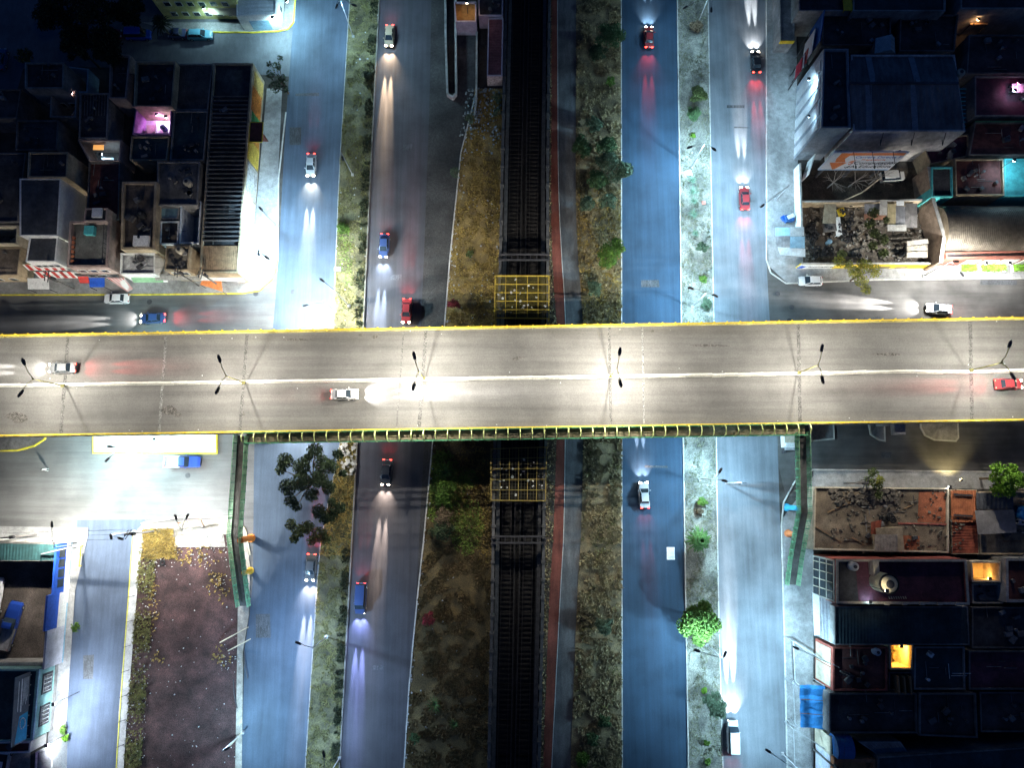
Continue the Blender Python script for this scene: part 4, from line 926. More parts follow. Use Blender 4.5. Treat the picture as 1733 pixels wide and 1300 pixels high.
# plaza at the top left
b = bld('yellow two storey house with white windows at the top edge', [(240,-120),(392,-120),(394,-8),(252,-8)], 5.8, M('yellow_plaster', (.62,.58,.24), var=.2, patch=.2), ROOF_R, .3); windows(b, 2, 6, 2, 1.2, 1.1, .9, 2.6)
b = bld('white canopy shop on the corner with the yellow kerb', [(397,-120),(476,-120),(466,24),(400,27)], 3.8, WHITE, M('white_sheet', (.5,.55,.58), var=.15, rough=.5), .15, corr=(.8,.05)); door(b, 2, .5, 3.5, BLUEL, 2.6); windows(b, 1, 5, 1)
awning('brown and cream awning on the yellow house', [(350,3),(398,3),(404,23),(352,20)], 3.2, .5, CREAM, False)
flat('pavement', [(240,38),(430,38),(480,35),(500,-160),(505,-160),(500,35),(484,52),(430,55),(290,52)], PAVE, .14)
kerb_line([(300,54),(430,55),(470,53),(488,49),(497,38),(500,0),(504,-120)], KERBY, .22, .2)
wall_lamp('bright lamp under the awning of the yellow house', G(345,14,4.2), (0,-.5,-1), 330*PP, CYANW, 160)
wall_lamp('bright lamp over the white canopy corner shop', G(462,30,5.2), (.2,-.3,-1), 1100*PP, CYANW, 165)
wall_lamp('lamp on the eave of the white canopy shop by the road', G(486,2,5.2), (.4,-.1,-1), 800*PP, CYANW, 165)
# ---- upper right block
flat('pavement', [(1297,-160),(1345,-160),(1350,280),(1360,470),(1330,478),(1300,450),(1296,300)], PAVE, .14)
kerb_line([(1297,-160),(1297,440),(1304,462),(1330,480),(1480,474),(1800,471)], KERB, .2, .2)
flat('pavement', [(1330,446),(2000,440),(2000,471),(1480,474),(1332,479)], PAVE, .142)
b = bld('narrow roof with a yellow front edge on the upper right pavement', [(1319,-100),(1344,-100),(1345,68),(1321,68)], 3.6, SHEET, SHEET, .1); face_box(b, 2, 0, 1, 2.9, 3.7, YEL, 'fascia', .1)
dark = [
 ('dark house at the top edge beside the yellow edged roof', [(1352,-110),(1440,-110),(1440,18),(1352,18)], 6.5, ROOF_B),
 ('low dark roof behind the row of sign boards', [(1392,22),(1508,22),(1508,76),(1392,76)], 5.5, ROOF_B),
 ('big dark roof at the top edge above the small glass roof', [(1444,-110),(1604,-110),(1600,18),(1444,18)], 7.0, ROOF_T),
 ('dark roof right of the small glass roof', [(1524,24),(1622,24),(1616,86),(1522,86)], 5.0, ROOF_B),
 ('dark roof at the top right with an orange lit patio below it', [(1628,-110),(1790,-110),(1790,14),(1626,14)], 6.5, ROOF_B),
 ('dark roof at the right edge above the pink shop light', [(1640,58),(1790,58),(1790,124),(1636,124)], 5.0, ROOF_B),
 ('dark red roof right of the big hall', [(1650,128),(1790,128),(1790,196),(1650,196)], 4.6, ROOF_P),
 ('dark roof with green edge right of the billboard', [(1650,206),(1790,206),(1790,262),(1640,262)], 4.4, ROOF_R),
]
for i, (lb, px, h, m) in enumerate(dark):
    b = bld(lb, px, h, CONCD if i % 2 else GREYP, m, .35); clutter(b, 5, 40+i, mats=[CONCD, SHEETD, GREYP, SHEET])
    if 'green edge' in lb: face_box(b, 0, 0, 1, 4.0, 4.9, GRN, 'fascia', .1)
p = PX([(1482,64),(1514,64),(1515,90),(1480,90)], 6.5); t = thing('glass_roof', 'small pale ridged polycarbonate roof glowing in the dark block', 'skylight', (sum(p,Vector())/4).to_tuple())
m1, m2 = (p[0]+p[1])/2+Vector((.5,0,1)), (p[2]+p[3])/2+Vector((.5,0,1)); MB().add([*p, m1, m2], [(0,4,5,3),(4,1,2,5),(0,1,4),(3,5,2)]).build('glazing', M('polycarbonate', (.35,.45,.47), rough=.3, var=.2), t)
for k in range(5): MB().bar(p[1].lerp(p[2],k/4)+Vector((0,0,.03)), m1.lerp(m2,k/4)+Vector((0,0,.05)), .07).build('glazing_bar', STEEL, t)
MB().prism([x.to_tuple() for x in p], 0, 6.5).build('upstand', CONCD, t)
b = bld('tower block front of the big shed with vertical pale stripes on its street side', [(1394,82),(1436,82),(1440,216),(1390,216)], 10.6, M('blue_grey_wall', (.30,.33,.37), var=.2, patch=.3), ROOF_T, .5, .25, 'warehouse', 'building')
for k, (s0, s1, c) in enumerate(((.04,.14,.55),(.2,.34,.62),(.4,.52,.62),(.58,.7,.5),(.76,.9,.42))): face_box(b, 3, s0, s1, .3, 10.2, M('stripe_%d' % int(c*100), (c,c*1.02,c*1.06), var=.12, patch=.2), 'wall_stripe', .12)
clutter(b, 3, 61)
p = PX([(1440,92),(1616,92),(1634,222),(1444,222)], 10.4); t = thing('warehouse', 'big industrial shed with ridged grey roof behind the billboard', 'building', ((sum(p,Vector())/4).x, (sum(p,Vector())/4).y, 0))
MB().ring(p, .3, 0, 10.4, 9.8).build('wall', M('shed_wall', (.58,.55,.53), var=.3, patch=.45), t)
ra, rb_ = G(1438,141,11.6), G(1622,141,11.6); up = Vector((0,0,-.3))
MB().corr(p[0]+up, p[1]+up, rb_, ra, .9, .07).build('roof_slope', M('shed_roof', (.16,.16,.165), rough=.6, metal=.2, var=.3, patch=.4, stretch=(1,.2,1)), t)
MB().corr(ra, rb_, p[2]+up, p[3]+up, .9, .07).build('roof_slope', MATS['shed_roof'], t)
MB().bar(ra+Vector((0,0,.1)), rb_+Vector((0,0,.1)), .4, .15).build('ridge_cap', SHEETD, t)
for s_ in (.17,.58): 
    MB().bar(ra.lerp(rb_,s_)+Vector((0,0,.02)), (p[3]+up).lerp(p[2]+up,s_-.02)+Vector((0,0,.1)), 1.0,.06).build('roof_light', M('roof_light', (.22,.24,.27), var=.2, rough=.4), t)
    MB().bar(ra.lerp(rb_,s_+.05)+Vector((0,0,.02)), (p[0]+up).lerp(p[1]+up,s_)+Vector((0,0,.1)), 1.0,.06).build('roof_light', MATS['roof_light'], t)
gm = MB()
for k in range(10): gm.bar(G(1616+1.8*k,150+7*k,10.45).lerp(G(1618,150+7*k,10.45),0), G(1634,150+7*k,10.45), .1)
gm.build('gutter_grating', CYAN, t)
tank('pale round tank at the right end of the big shed ridge', 1620, 128, 9.8, .7, 1.2, CREAM)
for k in range(3):
    a = p[3].lerp(p[2], .28+.28*k); MB().tube([a+Vector((0,0,-.4)), a+Vector((0,-1.6,-1.6)), a+Vector((.6,-.2,-2.4))], .07, 6).build('bracket', DSTEEL, t)
# the billboard
ztop, zb = 10.0, 3.6
a, c = G(1384,291,zb), G(1509,291,zb); a2, c2 = G(1413,252,ztop), G(1533,252,ztop)
yb = (a.y+c.y+a2.y+c2.y)/4; xa, xc = (a.x+a2.x)/2, (c.x+c2.x)/2
t = thing('billboard', 'large white and orange school billboard in front of the big shed', 'billboard', ((xa+xc)/2, yb, 0))
MB().box(((xa+xc)/2, yb, (zb+ztop)/2), (xc-xa, .25, ztop-zb)).build('panel', M('billboard_white', (.62,.66,.72), var=.08, rough=.5), t)
HH = ztop-zb; Wd = xc-xa
def on(sx, sz): return Vector((xa+Wd*sx, yb-.14, zb+HH*sz))
OR2 = M('billboard_orange', (.66,.20,.07), var=.12, rough=.5); BK = M('black_letter', (.015,.015,.02), bump=0); BL2 = M('blue_letter', (.06,.16,.45), bump=0); RD2 = M('orange_letter', (.70,.16,.05), bump=0)
MB().quad(on(.24,.84), on(.97,.84), on(.97,.975), on(.24,.975)).build('orange_band', OR2, t)
ar = MB(); e = Vector((0,-.012,0))
n0 = [(.06,.45),(.20,.02),(.30,.45)]; ar.add([on(*x)+e for x in n0], [(0,1,2)])
ar.add([on(x,y)+e for x, y in ((.13,.47),(.27,.47),(.22,.66),(.24,.82),(.30,.95),(.10,.97),(.10,.66))], [tuple(range(7))]); ar.build('arrow_emblem', OR2, t)
MB().quad(on(.30,.47)+e, on(.36,.45)+e, on(.40,.60)+e, on(.34,.54)+e).build('arrow_tip', OR2, t)
MB().quad(on(.02,.01)+e, on(.98,.01)+e, on(.98,.07)+e, on(.02,.07)+e).build('blue_band', M('billboard_blue', (.28,.42,.62), var=.3, scale=3), t)
X, Z = (1,0,0), (0,0,1)
letters(t, 'Carrera Directa F', on(.34,.70)+e, X, Z, 1.05, BL2); letters(t, 'Preparatoria', on(.46,.57)+e, X, Z, .8, RD2)
letters(t, '/Computación', on(.37,.36)+e, X, Z, 1.35, BK); letters(t, '/A. Educadora', on(.37,.16)+e, X, Z, 1.3, BK)
MB().tube([on(.33,.40)+e, on(.35,.34)+e, on(.385,.47)+e], .07, 5).build('tick_mark', RD2, t); MB().tube([on(.33,.20)+e, on(.35,.14)+e, on(.385,.27)+e], .07, 5).build('tick_mark', BK, t)
for s_ in (.1,.5,.9): MB().bar((xa+Wd*s_, yb+.35, 0), (xa+Wd*s_, yb+.35, ztop-.5), .35).build('support_post', DSTEEL, t)
for s_ in (.25,.5,.78):
    q = on(s_,1.0); MB().tube([q+Vector((0,.1,0)), q+Vector((0,-2.6,.3))], .05, 6).build('lamp_arm', DSTEEL, t); lamp_head(t, q+Vector((0,-2.7,.3)), (0,1,0), .6, NEUT, 1); light('SPOT','lamp_light', q+Vector((0,-2.7,.15)), 12*PP, NEUT, t, .1, (0,.75,-1), 150)  # small spots added on these arms to brighten the board
# row of sign boards on the street side
for (u0,v0,u1,v1,z0,z1,m,lb) in ((1364,104,1372,52,4.4,10,M('navy_board',(.02,.09,.30),var=.15),'tall dark blue sign board on the street front'),(1356,116,1363,74,4.2,8.4,WHITE,'white sign board between the blue and red boards'),(1353,124,1357,98,3.8,6.6,REDP,'red sign board beside the tall white board'),(1349,130,1352,106,3.4,6,WHITE,'small white sign board at the left end of the row'),(1345,136,1348,112,3,5.6,M('crimson_paint',(.42,.03,.06),var=.2),'crimson sign board nearest the kerb')):
    pa, pb = G(u0,v0,z0), G(u1,v1,z0); t = board(lb, (pa.x,pa.y), (pb.x,pb.y), z0, z1, m); MB().bar((pa.x,pa.y,0),(pa.x,pa.y,z1),.12).build('post', DSTEEL, t); MB().bar((pb.x,pb.y,0),(pb.x,pb.y,z1),.12).build('post', DSTEEL, t)
wall_lamp('cool floodlight washing down the striped street front', G(1380,134,9.6)+Vector((-1.1,0,0)), (.55,-.1,-1), 900*PP, COOL, 130, .5, .2)
wall_lamp('small lamp low on the striped street front', G(1378,197,9.6)+Vector((-.9,0,0)), (.5,0,-1), 90*PP, COOL, 130, .35, .2)
# ---- yard with tyres and scrap, upper right
def lot_wall(label, px, h, m, w=.25, name='lot_wall', base=0.0):
    p = PX(px, h); c = sum(p, Vector())/len(p); t = thing(name, label, 'wall', (c.x,c.y,0)); mb = MB()
    for a, b in zip(p, p[1:]): mb.bar((a.x,a.y,h/2), (b.x,b.y,h/2), w, h)
    mb.build('wall_panel', m, t); cp = MB()
    for a, b in zip(p, p[1:]): cp.bar((a.x,a.y,h+.03), (b.x,b.y,h+.03), w+.08, .06)
    cp.build('coping', CONC, t); t['pts'] = [tuple(x) for x in p]; return t
flat('yard_ground', [(1350,284),(1580,284),(1580,446),(1358,446)], M('oily_dirt', (.15,.12,.09), var=.45, c2=(.05,.042,.035), scale=.5, patch=.5, fine=.3), .02)
lot_wall('white painted street wall of the dark lot with bare trees', [(1354,276),(1357,384)], 2.6, WHITE)
lot_wall('earth coloured wall between the dark lot and the tyre yard', [(1356,341),(1480,340),(1572,338)], 2.4, SAND)
lot_wall('tall bare brown wall between the tyre yard and the arched shed', [(1572,282),(1580,340),(1598,400),(1592,444)], 4.6, M('bare_brown_wall', (.30,.22,.16), var=.3, patch=.4), .5)
yw = lot_wall('yellow and white painted street wall of the tyre yard', [(1356,446),(1580,446)], 2.4, YEL)
wp = [Vector(x) for x in yw['pts']]
def on_w(s_, z, o=.15): q = wp[0].lerp(wp[1], s_); return Vector((q.x, q.y-o, z))
MB().quad(on_w(0,.2), on_w(.27,.2), on_w(.27,2.3), on_w(0,2.3)).build('painted_panel', WHITE, yw)
MB().quad(on_w(.0,.25,.155), on_w(.045,.25,.155), on_w(.06,1.2,.155), on_w(.02,1.6,.155)).build('blue_flash', BLUE, yw)
letters(yw, 'Acumuladores', on_w(.08,.8,.165), (1,0,0), (0,0,1), .75, BK)
for k in (.36,.62,.75): MB().quad(on_w(k,.3,.156), on_w(k+.09,.3,.156), on_w(k+.09,1.1,.156), on_w(k,1.1,.156)).build('painted_panel', M('grimy_wall', (.30,.24,.14), var=.35), yw)
def tyre(p, tilt=0, az=0, label='worn black tyre in the heaps of the tyre yard', group='tyres lying in the yard', r=.34):
    o = MB().torus((0,0,0), r, .13, 12, 6, tilt, az).build('tyre', RUBBER, None, True); o.location = p; tag(o, label, 'tyre', group); return o
rr = random.Random(77); t0 = None
for cu, cv, su, sv, n in ((1374,408,9,20,24),(1436,388,12,16,16),(1394,428,14,6,14),(1543,366,6,14,12),(1372,388,8,8,8),(1520,432,10,6,6),(1446,432,10,5,6)):
    for k in range(n):
        p = G(cu+rr.gauss(0,su*.6), cv+rr.gauss(0,sv*.6)); p.z = .16+rr.choice([0,0,.26,.5])
        if t0 is None: t0 = tyre(p)
        else: dup(t0, p, rr.random()*6)
for i, (px, z, m, lb) in enumerate([
 ([(1463,345),(1490,345),(1490,362),(1463,362)],2.4,SHEET,'rusty grey sheet at the top of the scrap yard roof'),
 ([(1462,362),(1500,362),(1500,372),(1462,372)],2.6,M('rust_sheet',(.26,.13,.08),var=.4),'rust brown sheet over the scrap yard shelter'),
 ([(1489,338),(1502,338),(1501,364),(1488,364)],2.8,M('pale_sheet',(.42,.40,.36),var=.25),'long pale upright sheet on the scrap yard shelter'),
 ([(1502,345),(1516,345),(1516,380),(1502,380)],2.5,M('ochre_sheet',(.36,.30,.17),var=.3),'ochre sheet in the middle of the scrap yard shelter'),
 ([(1516,349),(1532,349),(1532,390),(1516,390)],2.5,SHEET,'long grey sheet right of the ochre one'),
 ([(1502,380),(1534,380),(1534,391),(1502,391)],2.7,M('pale_sheet2',(.38,.37,.34),var=.25),'wide pale sheet at the foot of the scrap yard shelter'),
 ([(1517,340),(1530,340),(1530,348),(1517,348)],2.9,WHITE,'small white sheet at the top of the shelter'),
 ([(1532,344),(1552,344),(1552,385),(1532,385)],2.2,CONCD,'dark grey sheet under the right tyre heap'),
 ([(1395,345),(1415,345),(1415,378),(1392,378)],1.6,M('earth_sheet',(.28,.24,.17),var=.3),'earth brown board cover at the left of the yard'),
 ([(1535,408),(1570,404),(1572,412),(1535,416)],2.6,M('plank_grey',(.32,.29,.25),var=.3),'topmost grey plank roof over the dark pit'),
 ([(1535,417),(1570,414),(1570,424),(1535,425)],2.4,M('plank_grey2',(.28,.25,.2),var=.3),'second grey plank roof over the dark pit'),
 ([(1535,427),(1570,425),(1570,436),(1535,436)],2.2,M('plank_grey3',(.33,.29,.23),var=.3),'lowest grey plank roof over the dark pit')]):
    loose_sheet(lb, px, z, m)
for lb, u, v, d, m, rz in (('yellow machine among the scrap in the yard',1420,362,(1.0,1.4,1.0),YEL,.2),('blue oil drum standing in the yard',1400,412,None,M('steel_blue',(.15,.25,.32)),0),('white shelf frame standing in the middle of the yard',1413,388,(.6,3.2,1.6),WHITE,.05),('dark workshop table covered with parts',1401,387,(2.2,1.6,.8),CONCD,.1),('stack of grey pipes at the right of the yard',1566,372,(.8,4,.5),STEEL,0)):
    p = G(u,v); t = thing('scrap_piece', lb, 'scrap', (p.x,p.y,.02), rz)
    if d is None: MB().lathe((0,0,0), [(.4,0),(.42,.3),(.4,.6),(.42,.9),(.4,1.1),(0,1.08)], 14).build('drum', m, t, True, shift=False)
    else:
        for x in (-1,1):
            for y in (-1,1): MB().box((x*d[0]*.45,y*d[1]*.45,d[2]/2),(.08,.08,d[2])).build('leg', m, t, shift=False)
        MB().box((0,0,d[2]),(d[0],d[1],.1)).build('top', m, t, shift=False); MB().box((0,0,d[2]*.45),(d[0]*.95,d[1]*.95,.08)).build('shelf', m, t, shift=False)
        rr2 = random.Random(u)
        for _ in range(9): MB().box((rr2.uniform(-.4,.4)*d[0],rr2.uniform(-.4,.4)*d[1],d[2]+.15),(rr2.uniform(.1,.35),rr2.uniform(.1,.4),.2),rr2.random()*3).build('loose_part', DSTEEL, t, shift=False)
stones('scrap', [(340,1360),(446,1360)], [(340,1575),(446,1575)], 345, 444, 420, M('scrap_mix', (.22,.19,.15), var=.6, scale=3, c2=(.04,.035,.03)), .15, .8, 31, None, .05)
stones('scrap', [(340,1360),(446,1360)], [(340,1575),(446,1575)], 345, 444, 160, M('scrap_pale', (.26,.25,.23), var=.4, scale=3), .08, .4, 32, None, .08)
for px, z, m, lb in (([(1312,385),(1337,385),(1337,399),(1312,399)],2.6,BLUEL,'pale blue corrugated sheet at the top left of the pavement canopy'),([(1337,384),(1361,384),(1361,399),(1337,399)],2.7,M('grey_blue_sheet',(.34,.37,.38),var=.2),'grey sheet at the top right of the pavement canopy'),([(1312,400),(1337,400),(1337,417),(1314,417)],2.55,SHEET,'grey sheet at the middle left of the pavement canopy'),([(1337,400),(1362,400),(1362,420),(1337,420)],2.65,M('blue_mid_sheet',(.20,.33,.42),var=.25),'blue grey sheet at the middle right of the pavement canopy'),([(1316,418),(1363,421),(1363,435),(1320,431)],2.5,M('white_blue_sheet',(.48,.54,.57),var=.15),'pale sheet at the lower edge of the pavement canopy')):
    loose_sheet(lb, px, z, m)
p = G(1333,372); t = thing('market_stall', 'small blue rubbish stall on the pavement beside the white lot wall', 'stall', (p.x,p.y,.14))
MB().box((0,0,.5),(1.5,1.2,.9),.15).build('box', M('navy_tarp',(.03,.10,.28),var=.3), t, shift=False); MB().box((.1,.2,1.0),(1.2,.7,.1),.4).build('lid', WHITE, t, shift=False); MB().box((-.9,.1,.3),(.6,.9,.5),.6).build('sack', BLUE, t, shift=False)
p = G(1372,280,2.9); t = thing('advert_panel', 'small white and blue leaning advert panel at the corner of the dark lot', 'sign', (p.x,p.y,0)); MB().box((0,0,2),(.15,4,3),-.35).build('panel', WHITE, t, shift=False); MB().box((.09,0,2),(.03,2.4,1.6),-.35).build('emblem', BLUE, t, shift=False); MB().box((0,0,.5),(.2,.2,1),0).build('post', DSTEEL, t, shift=False)
# arched shed and its white front
t = thing('arched_shed', 'shed with a wide ribbed barrel roof at the right edge', 'building', (G(1680,385).x, G(1680,385).y, 0))
xa, xb = G(1600,380,5).x, G(1790,380,5).x; ya, yb_ = G(1680,345,5).y, G(1680,424,4).y; ym = (ya+yb_)/2; ry = (ya-yb_)/2; mb = MB(); n = 20; nx = int((xb-xa)/.32)*2; vs = []
for i in range(nx+1):
    x = xa+(xb-xa)*i/nx; o = .05 if i % 2 else 0
    for k in range(n+1): an = math.pi*k/n; vs.append((x, ym+math.cos(an)*(ry+o), 3.4+math.sin(an)*(2.4+o)))
mb.add(vs, [(i*(n+1)+k, i*(n+1)+k+1, (i+1)*(n+1)+k+1, (i+1)*(n+1)+k) for i in range(nx) for k in range(n)]); mb.build('barrel_roof', M('tan_sheet', (.14,.118,.092), rough=.55, metal=.25, var=.3, patch=.35), t)
ev = [Vector((xa, ym+math.cos(math.pi*k/n)*ry, 3.4+math.sin(math.pi*k/n)*2.4)) for k in range(n+1)]; MB().add(ev, [tuple(range(n+1))]).build('gable', SAND, t)
MB().ring([(xa,yb_-.5),(xb,yb_-.5),(xb,ya+.3),(xa,ya+.3)], .3, 0, 3.6, 3.2).build('wall', SAND, t)
fb_ = bld('low brick red parapet building in front of the arched shed', [(1600,427),(1800,423),(1800,433),(1602,437)], 3.6, M('rose_wall',(.40,.15,.11),var=.3,patch=.3), ROOF_B, .4)
for k, (s0, s1) in enumerate(((.02,.13),(.17,.28),(.32,.46),(.5,.62),(.66,.78))):
    face_box(fb_, 2, s0, s1, .2, 2.7, WHITE, 'arch_panel', .14)
for k, u in enumerate((1634,1676,1722,1770)):
    p = G(u,456); t = thing('planter', ['leftmost green hedge planter in front of the white arches','second green hedge planter in front of the white arches','bright green hedge planter at the right picture edge','green hedge planter beyond the right edge'][k], 'planter', (p.x,p.y,.142)); w = 2.4 if k != 1 else 4.2
    MB().box((0,0,.25),(w+.3,1.3,.5)).build('trough', WHITE, t, shift=False); mb = MB(); rq = random.Random(u)
    for _ in range(420):
        q = Vector((rq.uniform(-w/2,w/2), rq.uniform(-.55,.55), .5+rq.random()*.5)); a = rq.random()*6; e = Vector((math.cos(a),math.sin(a),rq.uniform(-.6,.6)))*.13; f_ = Vector((-math.sin(a),math.cos(a),rq.uniform(-.5,.5)))*.09; mb.quad(q-e-f_, q+e-f_, q+e+f_, q-e+f_)
    mb.build('hedge', M('lime_leaf',(.14,.30,.03),var=.4,scale=3,bump=0), t, shift=False)
b = bld('small roof framed by a turquoise parapet', [(1577,282),(1612,282),(1613,333),(1577,333)], 4.6, CYAN, ROOF_B, .4)
b = bld('dark red roof terrace right of the turquoise framed roof', [(1616,268),(1698,268),(1700,330),(1618,330)], 4.2, SAND, ROOF_R, .5); clutter(b, 6, 71)
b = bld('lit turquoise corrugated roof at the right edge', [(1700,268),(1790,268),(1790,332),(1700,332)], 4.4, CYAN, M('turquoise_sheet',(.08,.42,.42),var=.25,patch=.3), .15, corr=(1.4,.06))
wall_lamp('lamp over the lit turquoise corrugated roof', G(1716,272,7.5), (.3,-.6,-1), 330*PP, COOL, 160, mast=4.4)
b = bld('dark roof between the turquoise framed roof and the billboard', [(1560,240),(1640,226),(1640,264),(1575,278)], 3.6, SAND, ROOF_P, .3); clutter(b, 4, 72)
wall_lamp('orange lamp in the small patio at the top right', G(1655,33,4.6), (0,-.1,-1), 38*PP, (1,.55,.25), mast=3.2); p = G(1655,33,0); t = thing('patio_canopy','small orange lit patio roof at the top right','canopy',(p.x,p.y,0)); MB().corr(*PX([(1642,25),(1672,25),(1672,41),(1642,41)],3.2),.3,.04).build('roof_sheet', M('amber_sheet',(.5,.3,.15),var=.25), t); [MB().bar((q.x,q.y,0),(q.x,q.y,3.15),.12).build('post', DSTEEL, t) for q in PX([(1643,26),(1671,26),(1671,40),(1643,40)],3.2)]
p = G(1722,148,0); t = thing('shop_stall','pink and blue lit stall roof at the right edge','stall',(p.x,p.y,0)); MB().corr(*PX([(1713,141),(1760,141),(1760,156),(1713,156)],5.6),.4,.05).build('roof_sheet', M('pearl_sheet',(.6,.6,.65),var=.1), t); [MB().bar((q.x,q.y,0),(q.x,q.y,5.55),.12).build('post', DSTEEL, t) for q in PX([(1714,142),(1758,142),(1758,155),(1714,155)],5.6)]
wall_lamp('pink lamp above the lit stall at the right edge', G(1724,141,6.6), (.1,-.3,-1), 50*PP, (1,.25,.6), mast=5.6); wall_lamp('blue white lamp above the lit stall at the right edge', G(1717,153,6.6), (.2,.1,-1), 45*PP, COOL, mast=5.6)
wall_lamp('bright white lamp over the white arches at the right', G(1708,446,3.6), (0,-.5,-1), 520*PP, NEUT, 165); wall_lamp('white lamp over the second white arch', G(1668,446,3.4), (0,-.4,-1), 220*PP, NEUT, 165)
p = G(1432,10,6.5); t = thing('yellow_machine','small yellow machine frame on the dark roof at the top','machine',p); MB().box((0,0,.6),(1.6,2.6,.15)).build('frame',YEL,t,shift=False); [MB().box((x,y,.3),(.12,.12,.6)).build('leg',YEL,t,shift=False) for x in (-.7,.7) for y in (-1.2,1.2)]
# ---- lower right block
flat('pavement', [(1322,880),(1376,806),(1376,1460),(1337,1460),(1332,1300)], PAVE, .14)
kerb_line([(1376,795),(1345,815),(1326,850),(1322,890),(1328,1120),(1332,1300),(1337,1460)], KERB, .2, .2)
flat('pavement', [(1376,796),(2000,800),(2000,830),(1376,826)], PAVE, .142); kerb_line([(1374,795),(1620,798),(2000,802)], KERB, .2, .2)
b = bld('big flat brown roof with red patches and a small shed', [(1379,824),(1606,826),(1606,936),(1376,931)], 4.0, CREAM, M('worn_sand_roof',(.30,.235,.16),var=.45,c2=(.15,.115,.085),scale=.6,patch=.45,fine=.25), .3, .25, 'workshop', 'building')
rb2 = M('red_primer', (.36,.12,.06), var=.35, patch=.3, fine=.25)
for px in ([(1555,832),(1600,832),(1600,886),(1553,884)],[(1521,906),(1556,908),(1556,934),(1520,933)]): MB().prism([x.to_tuple() for x in PX(px,4)], 3.99, 4.012).build('roof_patch', rb2, b)
MB().bar(G(1520,886,4.05), G(1602,888,4.05), .2,.15).build('kerb_strip', BRICK, b)
p = G(1498,912,4); MB().box((p.x,p.y,4.8),(4,3.6,1.6),.02).build('shed_wall', SAND, b); q4 = PX([(1481,905),(1519,905),(1519,934),(1480,934)],5.7); MB().corr(*q4,.5,.06).build('shed_roof', M('beam_grey',(.30,.26,.22),var=.35), b)
MB().corr(*PX([(1474,884),(1492,880),(1490,906),(1474,904)],5.2),.6,.08).build('rusty_sheet', SHEETR, b)
for a_, c_ in (((1380,892),(1424,918)),((1442,910),(1462,922)),((1400,868),(1440,850)),((1530,862),(1546,854))): MB().bar(G(*a_,4.1),G(*c_,4.1),.14).build('loose_plank', WOOD, b)
clutter(b, 9, 81)
rr = random.Random(9)
for k in range(9):
    p = G(1506+rr.gauss(0,6), 878+rr.gauss(0,5), 4.15); p.z = 4.16+.24*(k % 3); dup(t0, p, rr.random()*6, 'dark tyre in the pile on the flat brown roof')['group'] = 'tyres piled on the brown roof'
stones('rubble', [(826,1382),(934,1382)], [(826,1604),(934,1604)], 828, 933, 260, M('roof_rubble',(.2,.17,.13),var=.5,scale=3,c2=(.05,.045,.04)), .1, .45, 33, None, 4.03)
stones('rubble', [(826,1382),(860,1400)], [(826,1500),(860,1500)], 828, 852, 120, MATS['scrap_mix'], .2, .8, 34, None, 4.03)
b = bld('orange and red corrugated roof beside the flat brown roof', [(1609,829),(1653,829),(1657,938),(1611,938)], 3.8, SAND, SHEETR, .05, .1, corr=(.42,.05))
MB().corr(*PX([(1609,831),(1652,831),(1652,884),(1610,884)],4.1),.35,.05).build('upper_sheet', M('orange_sheet',(.42,.14,.06),var=.35,patch=.35), b)
for v in (837,872): MB().bar(G(1614,v,4.35),G(1646,v+2,4.35),.3,.1).build('gap_strip', DSTEEL, b)
b = bld('dusty roof yard right of the red corrugated roof', [(1655,832),(1790,832),(1790,939),(1659,939)], 3.4, SAND, M('dusty_floor',(.22,.18,.13),var=.4,patch=.4), .4); clutter(b, 10, 83, mats=[RUST, DSTEEL, CONCD, WHITE])
loose_sheet('ribbed grey strip roof under the bright green tree', [(1652,834),(1715,834),(1715,862),(1652,862)], 4.4, SHEETD, corr=(.6,.06))
loose_sheet('large plain grey sheet roof below the bright green tree', [(1650,864),(1716,863),(1721,902),(1655,905)], 4.9, M('plain_grey_sheet',(.24,.225,.215),var=.2,patch=.3), corr=None)
tank('bright blue water tank at the right edge', 1728, 868, 3.4, 1.1, 1.6, M('tank_blue',(.03,.22,.60),var=.15,rough=.4)); tank('small white topped drum beside the grey sheet', 1723, 884, 3.4, .5, 1.0, WHITE)
b = bld('house with a dark purple roof, cream parapet and a large tank', [(1415,947),(1636,947),(1641,1024),(1415,1022)], 7.6, BRICK, ROOF_P, .5, .3); MB().ring(PX([(1415,947),(1636,947),(1641,1024),(1415,1022)],8.15), .35, 8.08, 8.2, 8.08).build('parapet_cap', CREAM, b)
for k in range(5): p = G(1500+30*k,1022,8.2); MB().box((p.x,p.y,8.3),(.7,.4,.3)).build('merlon', CREAM, b)
face_box(b, 3, .02, .98, .3, 7.7, M('pale_frame',(.48,.46,.40),var=.2), 'facade_panel', .1)
for k in range(3):
    f = face_box(b, 3, .06, .94, .5+2.4*k, 2.5+2.4*k, DSTEEL, 'window', .14); a, c, n = side(b, 3)
    face_box(b, 3, .07, .93, .62+2.4*k, 2.38+2.4*k, GLASS, 'pane', .17, f)
    for s_ in (.25,.45,.65,.85): face_box(b, 3, s_-.012, s_+.012, .5+2.4*k, 2.5+2.4*k, CREAM, 'mullion', .2, f)
roof_box(b, 1432, 985, (3.2,6.8,.12), ROOF_B, 'dark_screed'); roof_box(b, 1475, 960, (.9,2.2,1.4), CREAM, 'stair_head')
for k in range(8): MB().bar(G(1504+4*k,1010,7.75),G(1506+4*k,1014,7.75),.12,.1).build('roof_step', CREAM, b)
tank('large cream cylinder tank with a black rim on the purple roof', 1486, 984, 7.6, 1.45, 3.4, M('tank_cream',(.62,.55,.36),var=.15)); p = G(1486,984,7.6); tag(MB().torus((p.x,p.y,10.75),1.36,.16,20,6).build('tank_hoop', RUBBER), 'black hoop round the top of the large cream tank', 'hoop')
